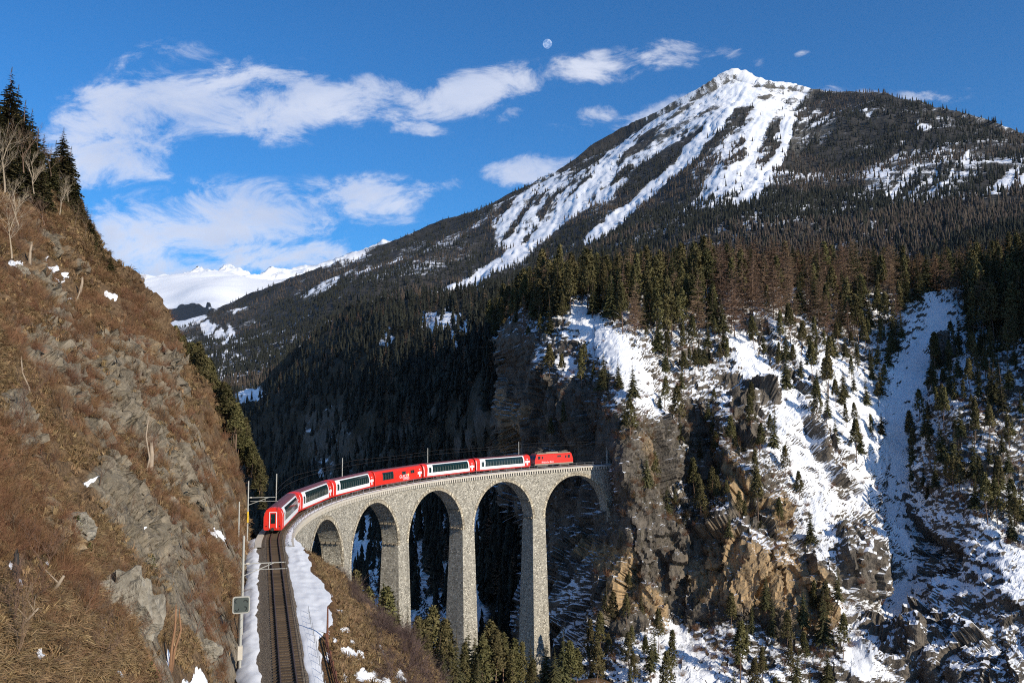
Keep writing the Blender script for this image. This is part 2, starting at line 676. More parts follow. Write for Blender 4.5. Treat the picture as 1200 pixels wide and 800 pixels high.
# ------------------------------------------------------------------ the land
M_RIGHT = rock_snow('cliff_rock_and_snow', (0.045, 0.039, 0.033), (0.165, 0.140, 0.112), (0.52, 0.35, 0.18), 0.60, 1.0, snow_soft=0.06, bump=0.8)
M_LEFT = rock_snow('dry_grass_hillside', (0.085, 0.070, 0.050), (0.27, 0.225, 0.165), (0.40, 0.27, 0.14), 1.45, 1.6,
                   grass=((0.12, 0.076, 0.042), (0.24, 0.160, 0.09), (0.065, 0.041, 0.024)), bump=0.9, snow_soft=0.05)
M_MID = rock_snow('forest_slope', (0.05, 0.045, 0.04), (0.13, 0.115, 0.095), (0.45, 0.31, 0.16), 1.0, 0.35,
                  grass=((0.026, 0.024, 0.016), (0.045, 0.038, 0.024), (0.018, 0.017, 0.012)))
M_PEAK = rock_snow('mountain_rock_and_snow', (0.05, 0.048, 0.045), (0.15, 0.14, 0.12), (0.30, 0.24, 0.15), 1.0, 0.10,
                   grass=((0.042, 0.040, 0.036), (0.07, 0.063, 0.054), (0.03, 0.029, 0.026)), snow_soft=0.07, bump=0.6)
M_FAR = rock_snow('far_snow', (0.06, 0.07, 0.08), (0.12, 0.12, 0.12), (0.2, 0.2, 0.2), 0.75, 0.03,
                  grass=((0.02, 0.026, 0.032), (0.032, 0.036, 0.038), (0.016, 0.02, 0.024)), snow_soft=0.1)
M_FLOOR = rock_snow('gorge_floor_snow', (0.12, 0.11, 0.10), (0.25, 0.22, 0.18), (0.3, 0.2, 0.1), 0.85, 0.8)


def floor_sheet():
    n = 60
    g = np.concatenate([-np.geomspace(30000, 60, 30), np.linspace(-30, 60, 6), np.geomspace(100, 30000, 30)])
    X, Y = np.meshgrid(g, g + 200, indexing='ij')
    Z = -165 + 2.5 * vnoise(np.stack([X.ravel() / 25, Y.ravel() / 25, 0 * X.ravel()], 1), 5).reshape(X.shape) * (np.hypot(X, Y) < 800)
    P = np.stack([X, Y, Z], -1)
    nx, ny = X.shape
    i = np.arange(nx * ny).reshape(nx, ny)
    Q = np.stack([i[:-1, :-1], i[1:, :-1], i[1:, 1:], i[:-1, 1:]], -1).reshape(-1, 4)
    tag(lk(bpy.data.objects.new('ground', np_mesh('ground', P.reshape(-1, 3), Q, M_FLOOR, {'snow': np.full(nx * ny, -0.1)}))), kind='structure')


floor_sheet()

# ---- right: the cliff and snow slope the viaduct runs into
def yr(Y): return 228 + (Y - 228) * 0.74
rc = [(575, 410, 520), (575, 520, 500), (575, 640, 470), (575, 780, 420), (592, 400, 385), (592, 500, 368), (592, 600, 355), (592, 760, 320),
      (620, 375, 345), (620, 430, 332), (620, 500, 325), (620, 600, 316), (620, 700, 296), (620, 800, 262),
      (660, 360, 325), (660, 400, 303), (660, 450, 290), (660, 540, 284), (660, 640, 274), (660, 740, 244), (660, 800, 218),
      (698, 440, 268), (698, 520, 262), (702, 560, 260), (700, 620, 254), (697, 700, 228), (700, 800, 195),
      (716, 440, 254), (717, 520, 234), (718, 560, 231), (722, 620, 225), (725, 690, 214),
      (700, 355, 322), (720, 400, 276), (720, 480, 238),
      (760, 350, 325), (760, 400, 282), (765, 460, 252), (760, 520, 232), (760, 580, 222), (760, 640, 216), (760, 705, 210), (745, 750, 200),
      (805, 345, 328), (800, 420, 285), (805, 500, 258), (805, 560, 246), (800, 620, 225), (800, 690, 213), (790, 735, 208), (810, 800, 182),
      (850, 345, 332), (850, 430, 285), (860, 500, 244), (880, 560, 226), (870, 640, 208), (900, 690, 203), (880, 740, 200), (900, 800, 182),
      (930, 342, 336), (930, 430, 292), (930, 520, 250), (935, 600, 226), (955, 680, 206), (965, 740, 196), (980, 800, 180),
      (1000, 340, 342), (1000, 430, 300), (1000, 520, 262), (1000, 600, 238), (1010, 650, 214), (1020, 725, 208), (1025, 760, 186), (1040, 800, 180),
      (1080, 345, 340), (1085, 430, 304), (1060, 520, 276), (1055, 600, 256), (1058, 680, 230), (1070, 722, 212), (1075, 750, 190), (1070, 800, 182),
      (1130, 345, 335), (1130, 420, 290), (1130, 500, 246), (1130, 600, 214), (1120, 680, 204), (1110, 740, 188), (1120, 800, 172),
      (1200, 318, 325), (1200, 400, 270), (1200, 500, 234), (1200, 600, 214), (1200, 700, 178), (1200, 800, 158),
      (1300, 285, 262), (1300, 400, 226), (1300, 500, 224), (1300, 600, 220), (1300, 800, 172),  # ridge out of view, shaped to throw shade over the snow gully
      (1440, 230, 240), (1440, 500, 216), (1440, 800, 150), (700, 900, 172), (820, 900, 162), (950, 900, 160), (1100, 900, 150), (1300, 900, 118)]
rc = [(x, y, yr(Y)) for x, y, Y in rc]
RT = Terrain(rc, [(575, 412), (590, 385), (610, 368), (640, 352), (700, 345), (800, 338), (900, 336), (1000, 334), (1080, 344), (1110, 338), (1200, 315), (1300, 280), (1450, 230)],
             575, 1440, 1.6, [(575, 900), (1450, 900)], 330, 'log', (0.035, -0.1, 9))
px, py = RT.ppx.ravel(), RT.ppy.ravel()
opx, opy = px, py
_w = fbm(RT.flat() / 16.0, 3, 7)
_w2 = fbm(RT.flat() / 16.0 + 31, 3, 8)
_w3 = fbm(RT.flat() / 5.0, 3, 9)
px, py = px + 15 * _w + 9 * _w3, py + 13 * _w2
cliff = np.maximum.reduce([
    poly_mask(px, py, [(570, 395), (640, 415), (668, 440), (705, 450), (712, 520), (715, 800), (570, 800)], 10),
    poly_mask(px, py, [(705, 500), (760, 490), (800, 470), (830, 470), (850, 560), (930, 600), (965, 660), (1000, 740), (960, 760), (880, 745), (770, 735), (690, 770), (700, 640)], 12),
    poly_mask(px, py, [(858, 440), (900, 455), (905, 520), (865, 530)], 6),
    line_mask(px, py, [(880, 385), (925, 430), (960, 520), (985, 580)], 14),
    poly_mask(px, py, [(985, 610), (1015, 625), (1032, 680), (1010, 705), (985, 680)], 7),
    poly_mask(px, py, [(985, 715), (1040, 735), (1110, 725), (1115, 760), (1060, 775), (990, 745)], 6),
    poly_mask(px, py, [(1065, 610), (1130, 640), (1110, 700), (1085, 690)], 8),
    0.75 * poly_mask(px, py, [(1100, 690), (1200, 720), (1200, 800), (1080, 800)], 10)])
gully = np.maximum.reduce([line_mask(px, py, [(1095, 352), (1082, 410), (1058, 490), (1050, 560), (1055, 640), (1052, 710)], 22, 33),
                           line_mask(px, py, [(806, 525), (802, 570), (796, 600)], 9), line_mask(px, py, [(770, 735), (815, 800)], 28, 40),
                           line_mask(px, py, [(965, 690), (1000, 740), (1035, 800)], 16, 22)])
snowy = np.maximum.reduce([poly_mask(px, py, [(855, 385), (900, 380), (960, 420), (1040, 440), (1055, 520), (1000, 600), (970, 640), (930, 590), (900, 530)], 14),
                           line_mask(px, py, [(672, 372), (705, 405), (735, 440), (768, 478)], 22, 26), line_mask(px, py, [(640, 425), (668, 440)], 16),
                           line_mask(px, py, [(725, 560), (700, 600)], 14), 0.8 * line_mask(px, py, [(935, 610), (985, 700), (1010, 780)], 16),
                           0.7 * line_mask(px, py, [(850, 600), (920, 660)], 18), 0.6 * line_mask(px, py, [(700, 690), (690, 800)], 26)])
ochre = np.maximum.reduce([line_mask(px, py, [(850, 665), (905, 695), (950, 715)], 48), line_mask(px, py, [(912, 590), (918, 640), (950, 700)], 16),
                           line_mask(px, py, [(722, 650), (735, 712)], 20), line_mask(px, py, [(690, 640), (760, 700)], 14), line_mask(px, py, [(765, 700), (775, 735)], 12),
                           line_mask(px, py, [(862, 540), (870, 590)], 10), 0.5 * line_mask(px, py, [(755, 520), (770, 560)], 14), 0.6 * line_mask(px, py, [(600, 480), (615, 560)], 16)])
P = RT.flat()
gully = gully * np.clip(.78 + .55 * fbm(P / 9.0, 3, 59), .25, 1)
dn = 1 - .72 * gully
soft = 1 - cliff
d = (5.0 * fbm(P / 42.0, 4, 11) + (1.6 * fbm(P / 11.0, 3, 15, ridged=True) + 0.9 * fbm(P / 5.5, 3, 18, ridged=True)) * (.25 + .5 * soft)) * dn
d = d + (6.0 * fbm(P * np.array([1 / 30.0, 1 / 30.0, 1 / 120.0]), 3, 19, .5, ridged=True) - 2.0) * cliff * dn
# vertical faces of the cliff: tall split columns of rock
d = d + (3.3 * cells(P * np.array([1 / 9.0, 1 / 9.0, 1 / 34.0]) + .15 * fbm(P / 12.0, 2, 23)[:, None], 61) + 1.5 * cells(P * np.array([1 / 3.6, 1 / 3.6, 1 / 15.0]) + .15 * fbm(P / 6.0, 2, 24)[:, None], 71)) * cliff * dn
edge = sstep(RT.ppx.ravel(), 575, 600)
nr = (opx < 697) | (opx > 765) | (opy > 660)
RT.push(np.where(nr, d, 0.25 * d + 0.6))
P = RT.flat()
def terrace(P, per, seed, warp):
    t = P[:, 2] / per + warp * fbm(P / (per * 3.0), 3, seed) + 0.2 * (P[:, 0]) / (per * 2)
    f = t - np.floor(t)
    return np.where(f < 0.82, f / 0.82, (1 - f) / 0.18) - 0.5
am = 0.55 + 0.45 * fbm(P / 19.0, 2, 33)
RT.push(((terrace(P, 12.0, 41, 2.2) * 3.4 * np.clip(am, .2, 1.2) + terrace(P, 3.4, 44, 1.5) * 1.0) * (0.30 * soft + 0.55 * cliff) * am * dn), True)
P = RT.flat()
RT.push((0.45 * cells(P * np.array([1 / 1.7, 1 / 1.7, 1 / 5.0]), 65) * cliff + 0.6 * cells(P / 3.0, 67) * soft * (1 - .7 * snowy)) * dn)
P = RT.flat()
RT.push((0.30 * fbm(P / 2.4, 3, 51, ridged=True) + 0.22 * fbm(P / 1.0, 2, 55)) * (1 - 0.92 * gully) * (1 - 0.5 * snowy) + gully * 0.22 * fbm(P * np.array([1 / 2.0, 1 / 9.0, 1 / 9.0]), 3, 57))
bias = -0.30 * cliff + 0.42 * gully + 0.42 * snowy - 0.02
bias[(py > 0) & (px < 700) & (py > 560)] += 0.08
halo = np.maximum(line_mask(px, py, [(1100, 352), (1082, 410), (1058, 490), (1050, 560), (1052, 710)], 75), poly_mask(px, py, [(1090, 600), (1230, 560), (1230, 800), (1060, 800)], 20))
bias = bias + 0.27 * halo * (1 - gully) - 0.45 * gully * sstep(fbm(RT.flat() / np.array([4.0, 4.0, 4.0]), 3, 58), .22, .42)
RIGHT = RT.object('rocky_mountainside', M_RIGHT, {'snow': bias, 'ochre': ochre, 'grass': 0 * bias}, smooth=False)
px, py = opx, opy

# ---- left: steep slope of dry grass above the line
def plane_y(px, py):
    """distance to the slope plane rising left of the track"""
    u, w = (px - 600) / 1000.0, (480 - py) / 1000.0
    L = np.array([-math.cos(0.288), -math.sin(0.288)])
    D = u * L[0] + 1.0 * L[1]
    D0 = -(-36.0 * L[0] + 121.0 * L[1])
    k = 1.32
    t = (CAMZ + 0.4 - k * D0) / (k * D - w)
    return t
lc = []
for x in (-240, -120, 0, 80, 160, 230, 290, 340):
    for y in (1050, 920, 800, 720, 650, 580, 500, 420, 340, 260):
        if x > 250 and y < 640: continue
        cy = np.interp(x, [-240, 0, 60, 120, 180, 200, 230, 260, 300, 345], [30, 190, 205, 290, 352, 398, 440, 480, 562, 690])
        if y < cy + 60: continue
        t = plane_y(x, y)
        if 0 < t < 135: lc.append((x, y, t))
lc += [(-240, 0, 190), (-120, 110, 178), (0, 190, 168), (60, 205, 163), (120, 290, 152), (180, 352, 147), (200, 398, 142), (230, 440, 136), (260, 480, 130), (300, 562, 121), (312, 590, 117), (330, 640, 105)]
LT = Terrain(lc, [(-240, -20), (-120, 100), (0, 190), (60, 208), (100, 255), (120, 290), (150, 325), (180, 355), (200, 400), (230, 442), (260, 482), (280, 520), (300, 562), (312, 590), (330, 640), (345, 690)],
             -240, 345, 1.7, [(-240, 1050), (345, 1050)], 420, 'inv', (0.03, 1.1, 14))
px, py = LT.ppx.ravel(), LT.ppy.ravel()
rocks = np.maximum.reduce([poly_mask(px, py, [(60, 390), (120, 400), (185, 395), (205, 430), (195, 520), (165, 490), (120, 440), (80, 420)], 14),
                           0.8 * line_mask(px, py, [(60, 380), (140, 500), (190, 560)], 22), line_mask(px, py, [(10, 480), (30, 520)], 20),
                           0.9 * line_mask(px, py, [(125, 560), (200, 660), (270, 740)], 30), line_mask(px, py, [(230, 560), (290, 640)], 26), 0.8 * line_mask(px, py, [(150, 590), (240, 640)], 16),
                           line_mask(px, py, [(170, 740), (215, 800)], 22), line_mask(px, py, [(50, 605), (80, 645)], 12), line_mask(px, py, [(265, 540), (300, 600)], 16)])
sp = np.zeros_like(px)
r7 = np.random.default_rng(3)
for (x, y, a, b, ang) in [(62, 592, 14, 5, 12), (258, 620, 15, 5, 10), (240, 775, 22, 20, 20), (275, 790, 18, 14, 10), (14, 311, 10, 4, 10), (68, 312, 12, 4, 20), (82, 318, 8, 3, 20), (75, 326, 9, 3, 5), (80, 345, 12, 3, 15),
                          (132, 340, 10, 3, 20), (46, 766, 6, 10, 0), (150, 790, 16, 5, 0), (122, 738, 8, 3, 15), (56, 660, 4, 3, 0), (205, 752, 10, 5, 20), (30, 775, 5, 3, 0), (60, 300, 6, 3, 0), (165, 622, 3, 2, 0), (20, 685, 3, 6, 0), (12, 664, 4, 6, 0), (104, 565, 4, 3, 0)]:
    ca, sa = math.cos(R_(ang)), math.sin(R_(ang))
    dx, dy = px - x, py - y
    q = np.hypot((dx * ca + dy * sa) / a, (-dx * sa + dy * ca) / b) + 0.25 * vnoise(np.stack([px / 3, py / 3, 0 * px], 1), 9)
    sp = np.maximum(sp, 1 - sstep(q, 0.7, 1.15))
P = LT.flat()
rocks = np.maximum(rocks, 0.85 * sstep(fbm(P / np.array([11.0, 11.0, 16.0]), 4, 67), 0.14, 0.34) * sstep(px, -40, 60))
sc = np.clip(P[:, 1] / 110, 0.3, 1.2)
d = 2.6 * fbm(P / 17.0, 4, 71) * sc + 0.7 * fbm(P / 4.0, 3, 75) * sc
d = d + rocks * sc * (1.9 * fbm(P * np.array([1 / 6.0, 1 / 6.0, 1 / 14.0]), 4, 81, ridged=True) + 0.3)
LT.push(d)
P = LT.flat()
LT.push(rocks * sc * 0.9 * fbm(P / 1.8, 3, 87, ridged=True))
P = LT.flat()
LT.push((0.25 + rocks) * sc * (0.75 * cells(P * np.array([1 / 2.6, 1 / 2.6, 1 / 3.6]), 161) + 0.4 * cells(P / 1.1, 165)))
P = LT.flat()
LT.push(rocks * sc * 1.2 * terrace(P, 3.1, 88, 1.5) * (0.6 + 0.6 * fbm(P / 9, 2, 90)) + 0.16 * sc * fbm(P / 0.9, 3, 93) * (1 - 0.6 * sp))
def track_coords(P):
    """distance along and to the right of the railway for points P (N, 3)"""
    cx, cy = TX + TR * math.cos(TPHI), TY - TR * math.sin(TPHI)
    dx, dy = P[:, 0] - cx, P[:, 1] - cy
    a = np.arctan2(dy, -dx)
    s = (a - TPHI) * TR
    off = TR - np.hypot(dx, dy)
    p0 = trk(-8)
    a0 = TPHI - 8 / TR
    s2 = (P[:, 0] - p0.x) * math.sin(a0) + (P[:, 1] - p0.y) * math.cos(a0)
    o2 = (P[:, 0] - p0.x) * math.cos(a0) - (P[:, 1] - p0.y) * math.sin(a0)
    st = s2 < 0
    return np.where(st, s2 - 8, s), np.where(st, o2, off)


P = LT.flat()
ts, to = track_coords(P)
cut = -0.35 + np.clip(-3.9 + 0.6 * fbm(P / 3.0, 3, 97) - to, -3, 99) * 2.6
cut = np.where(to > -3.4, -2.2, cut) + TG * ts
cut = np.where(to > 1.0, -2.2 - (to - 1.0) * 3.0 + TG * ts, cut)
near = (ts < 40)
P[:, 2] = np.where(near, np.minimum(P[:, 2], cut), P[:, 2])
LT.P = P.reshape(LT.P.shape)
LROCK = rocks.reshape(LT.shape)
LSNOW = sp.reshape(LT.shape)
och = np.maximum.reduce([line_mask(px, py, [(155, 424), (162, 432)], 10), line_mask(px, py, [(50, 600), (80, 650)], 12), line_mask(px, py, [(270, 550), (292, 590)], 12)])
LEFT = LT.object('hillside', M_LEFT, {'snow': -0.35 + 1.9 * sp, 'ochre': och, 'grass': 1.0 - 0.95 * np.clip(rocks * 1.1, 0, 1)}, smooth=False)

# ---- behind the viaduct: the wooded, shaded wall of the gorge
mc = [(180, 470, 1800), (180, 600, 1600), (180, 800, 1200), (250, 470, 1650), (300, 455, 1500), (350, 408, 1420), (412, 360, 1330), (487, 350, 1150), (547, 346, 980), (600, 340, 850), (660, 335, 800),
      (300, 490, 1300), (350, 450, 1170), (420, 420, 960), (480, 405, 790), (540, 398, 620), (590, 395, 490), (660, 395, 400),
      (300, 560, 1150), (350, 560, 960), (420, 560, 720), (500, 560, 520), (580, 560, 390), (660, 560, 320), (300, 660, 850), (420, 640, 560), (500, 640, 430), (580, 650, 345), (660, 650, 300),
      (300, 760, 480), (420, 730, 380), (500, 740, 305), (580, 760, 285), (660, 780, 265), (400, 900, 240), (600, 900, 230)]
MT = Terrain(mc, [(180, 470), (250, 468), (300, 455), (350, 408), (412, 360), (487, 350), (547, 346), (600, 340), (660, 335)], 180, 660, 1.7, [(180, 900), (660, 900)], 300, 'log', (0.04, 0.12, 8))
P = MT.flat()
px = MT.ppx.ravel() + 7 * fbm(P / 22.0, 3, 95)
py = MT.ppy.ravel() + 7 * fbm(P / 22.0 + 9, 3, 96)
msn = np.maximum.reduce([poly_mask(px, py, [(275, 470), (288, 445), (303, 425), (312, 432), (304, 470), (290, 475)], 3), 
                         line_mask(px, py, [(458, 408), (462, 396)], 5), line_mask(px, py, [(505, 380), (545, 395)], 14), line_mask(px, py, [(525, 405), (548, 400)], 6), line_mask(px, py, [(530, 372), (545, 390)], 9),
                         0.75 * line_mask(px, py, [(372, 495), (385, 560)], 22), 0.7 * line_mask(px, py, [(395, 490), (420, 540)], 26), 0.7 * line_mask(px, py, [(450, 530), (480, 500)], 16), 0.6 * line_mask(px, py, [(500, 480), (495, 500)], 8),
                         0.7 * line_mask(px, py, [(545, 530), (575, 490)], 20), 0.7 * line_mask(px, py, [(430, 620), (425, 690)], 22), 0.9 * line_mask(px, py, [(372, 640), (380, 660)], 16),
                         0.6 * line_mask(px, py, [(505, 640), (520, 720)], 14), 0.8 * line_mask(px, py, [(565, 575), (562, 680)], 12), 0.95 * poly_mask(px, py, [(395, 605), (570, 590), (575, 770), (395, 770)], 22)])
moc = poly_mask(px, py, [(275, 470), (288, 445), (303, 425), (312, 432), (300, 452), (280, 470)], 3)
MT.push((14 * fbm(P / 90.0, 4, 101) + 5 * fbm(P / 26.0, 3, 105, ridged=True)) * np.clip(P[:, 1] / 700, 0.35, 1))
MSNOW = msn.reshape(MT.shape)
MID = MT.object('gorge_wall', M_MID, {'snow': -0.35 + 1.0 * msn, 'ochre': moc, 'grass': 1 - 0.7 * msn})

# ---- the big mountain
pc = [(150, 400, 5200), (220, 379, 4700), (330, 330, 4500), (430, 292, 4350), (560, 244, 4150), (650, 203, 4050), (760, 142, 3950), (860, 88, 3850), (950, 106, 3600), (1020, 108, 3200), (1100, 124, 2800), (1200, 157, 2450), (1320, 200, 2200), (1450, 245, 2000),
      (200, 420, 2900), (300, 420, 2450), (400, 390, 2150), (500, 370, 2000), (600, 350, 1850), (700, 322, 1750), (800, 290, 1700), (900, 270, 1620), (1000, 270, 1500), (1100, 270, 1350), (1200, 260, 1250), (1450, 300, 1000),
      (430, 335, 3000), (560, 300, 2900), (650, 275, 2800), (760, 225, 2800), (860, 170, 2900), (950, 190, 2500), (1050, 190, 2150), (1150, 200, 1850),
      (150, 560, 1700), (300, 520, 1400), (450, 480, 1250), (600, 450, 1080), (800, 400, 980), (1000, 380, 920), (1200, 370, 850), (1450, 400, 700)]
PT = Terrain(pc, [(150, 402), (195, 388), (220, 381), (245, 368), (290, 347), (330, 330), (400, 307), (430, 293), (500, 267), (560, 246), (600, 226), (650, 204), (700, 172), (730, 154), (760, 139), (790, 123), (815, 110), (835, 99), (850, 89), (860, 85), (872, 88), (886, 95), (900, 98), (925, 99), (950, 106), (975, 108), (1000, 108), (1020, 108), (1060, 116), (1100, 126), (1150, 143), (1200, 159), (1320, 200), (1450, 245)],
             150, 1450, 1.8, [(150, 560), (1450, 420)], 260, 'log', (0.03, 0.7, 8))
px, py = PT.ppx.ravel(), PT.ppy.ravel()
P = PT.flat()
wx = 5 * vnoise(np.stack([px / 9, py / 9, 0 * px], 1), 3) + 3 * vnoise(np.stack([px / 3.5, py / 3.5, 0 * px], 1), 4)
qx, qy = px + wx, py - wx * 0.6
psn = np.maximum.reduce([
    # summit fields and the long ridge down to the left
    poly_mask(qx, qy, [(862, 70), (960, 96), (940, 116), (905, 150), (880, 125), (850, 132), (800, 165), (745, 200), (722, 235), (690, 240), (700, 180), (755, 130), (830, 88)], 5),
    line_mask(qx, qy, [(735, 170), (700, 220), (650, 258), (600, 295), (545, 325), (510, 338)], 13, 7), line_mask(qx, qy, [(640, 225), (620, 235), (585, 262)], 8),
    0.8 * poly_mask(qx, qy, [(575, 250), (640, 205), (700, 190), (690, 235), (640, 258), (600, 290), (575, 290)], 8),
    line_mask(qx, qy, [(862, 118), (830, 160), (795, 195), (755, 228), (715, 258), (690, 275)], 11, 7),
    line_mask(qx, qy, [(905, 120), (885, 165), (880, 210), (872, 240)], 15, 11), line_mask(qx, qy, [(925, 135), (915, 175), (895, 215), (880, 240)], 9, 8),
    line_mask(qx, qy, [(858, 150), (850, 185), (860, 240)], 9), 0.8 * poly_mask(qx, qy, [(835, 150), (905, 120), (900, 200), (870, 245), (840, 250), (805, 250), (815, 210)], 10),
    0.55 * poly_mask(qx, qy, [(905, 125), (960, 125), (990, 145), (950, 190), (925, 190)], 12), 0.4 * poly_mask(qx, qy, [(940, 150), (990, 130), (970, 190)], 10),
    line_mask(qx, qy, [(1072, 141), (1086, 144)], 5), line_mask(qx, qy, [(1012, 132), (1030, 133)], 4), line_mask(qx, qy, [(1056, 160), (1060, 170)], 6),
    line_mask(qx, qy, [(1083, 170), (1105, 190), (1107, 218)], 10), line_mask(qx, qy, [(1105, 190), (1135, 175)], 6), 0.45 * poly_mask(qx, qy, [(1040, 160), (1150, 170), (1155, 215), (1120, 225), (1060, 235), (1010, 210)], 12),
    0.75 * line_mask(qx, qy, [(1045, 228), (1095, 240)], 10), 0.8 * line_mask(qx, qy, [(1165, 225), (1190, 205), (1215, 215)], 12), 0.6 * line_mask(qx, qy, [(938, 205), (950, 215)], 6),
    0.5 * line_mask(qx, qy, [(560, 262), (600, 248)], 8), line_mask(qx, qy, [(375, 312), (420, 296)], 5), 0.7 * line_mask(qx, qy, [(355, 345), (400, 325), (430, 315)], 6), 0.55 * line_mask(qx, qy, [(430, 318), (470, 300)], 5),
    line_mask(qx, qy, [(240, 390), (262, 388), (268, 396)], 8), 0.8 * line_mask(qx, qy, [(255, 410), (272, 420)], 5), line_mask(qx, qy, [(270, 372), (290, 362)], 4),
    poly_mask(qx, qy, [(188, 378), (262, 366), (235, 385), (205, 392)], 3)])
psn_l = np.maximum.reduce([line_mask(qx, qy, [(735, 170), (700, 220), (650, 258), (600, 295), (545, 325), (510, 338)], 9, 6), line_mask(qx, qy, [(862, 118), (830, 160), (795, 195), (755, 228), (715, 258), (690, 275)], 9, 6), line_mask(qx, qy, [(905, 120), (885, 165), (880, 210), (872, 240)], 10, 9), line_mask(qx, qy, [(925, 135), (915, 175), (895, 215), (880, 240)], 7)])
psn_a = np.clip(psn, 0, 1)
rav = fbm(np.stack([px / 16 + py / 26, py / 70 - px / 200, 0 * px], 1), 4, 131, 0.55, ridged=True)
PT.push(40 * fbm(P / 500.0, 4, 121) * 1.2 + (3 + 4 * psn_a) * (rav - 0.3) * sstep(py, 60, 110))
P = PT.flat()
PT.push(4 * fbm(P / 60.0, 3, 125, ridged=True) + (5 * psn_a) * fbm(P / 24.0, 3, 128, ridged=True))
isl = sstep(fbm(np.stack([(px * .67 + py * .74) / 6, (py * .67 - px * .74) / 34, 0 * px], 1), 4, 143, .6), 0.01, 0.17) * (.25 + .75 * sstep(py, 105, 165))
psn = np.clip(psn - 0.85 * isl * (1 - psn_l), 0, 1)
psn = np.clip(psn + 0.22 * fbm(PT.flat() / 70.0, 4, 141) * (psn > 0.03) * (psn < 0.9), 0, 1)
PSNOW = psn.reshape(PT.shape)
poc = np.maximum(line_mask(px, py, [(590, 265), (620, 240)], 12), line_mask(px, py, [(545, 285), (570, 275)], 9)) * 0.7
PEAK = PT.object('mountain', M_PEAK, {'snow': 0.0 + 0.22 * fbm(PT.flat() / 160.0, 3, 145) + 0.10 * fbm(PT.flat() / 30.0, 3, 146) + 0.34 * psn + 0.36 * psn_l, 'ochre': poc, 'grass': 1.0 - 1.0 * np.clip(psn * 1.6, 0, 1)})

# ---- snow hills closing the valley
fc = [(120, 335, 9000), (200, 324, 9200), (280, 320, 9400), (350, 318, 9500), (460, 300, 9500), (120, 362, 7200), (200, 358, 7200), (280, 352, 7300), (460, 352, 7000), (120, 380, 5600), (260, 372, 5600), (460, 380, 5600), (120, 420, 4200), (460, 430, 4200)]
FT = Terrain(fc, [(120, 338), (160, 331), (185, 325), (215, 321), (250, 320), (275, 321), (300, 327), (320, 328), (360, 322), (400, 310), (460, 300)], 120, 460, 1.5, [(120, 420), (460, 430)], 90, 'log', (0.03, 0.3, 6))
px, py = FT.ppx.ravel(), FT.ppy.ravel()
wx = 4 * vnoise(np.stack([px / 7, py / 5, 0 * px], 1), 3) + 2 * vnoise(np.stack([px / 2.5, py / 2.5, 0 * px], 1), 4)
wood = poly_mask(px + wx, py + wx, [(165, 362), (190, 358), (205, 354), (222, 352), (240, 358), (262, 358), (275, 366), (240, 372), (195, 380), (165, 372)], 3)
P = FT.flat()
FT.push(60 * fbm(P / 900.0, 3, 151))
tag(FT.object('snow_hills', M_FAR, {'snow': 0.5 - 1.6 * wood, 'ochre': 0 * px, 'grass': wood}), kind='structure')
gc = [(200, 318, 14000), (260, 318, 14000), (340, 318, 14000), (420, 300, 14000), (200, 345, 12000), (300, 345, 12000), (420, 345, 12000)]
GT = Terrain(gc, [(150, 326), (215, 323), (232, 317), (243, 319), (255, 319), (266, 314), (274, 316), (285, 320), (300, 323), (330, 316), (350, 315), (375, 311), (400, 302), (420, 292), (470, 280)], 150, 470, 1.5, [(150, 350), (470, 350)], 40, 'log', (0.03, 0.5, 5))
px, py = GT.ppx.ravel(), GT.ppy.ravel()
GT.push(130 * fbm(GT.flat() / 500.0, 4, 161, ridged=True))
tag(GT.object('snow_peaks', M_FAR, {'snow': 0.12 + 0.3 * sstep(px, 250, 270), 'ochre': 0 * px, 'grass': 0 * px}), kind='structure')
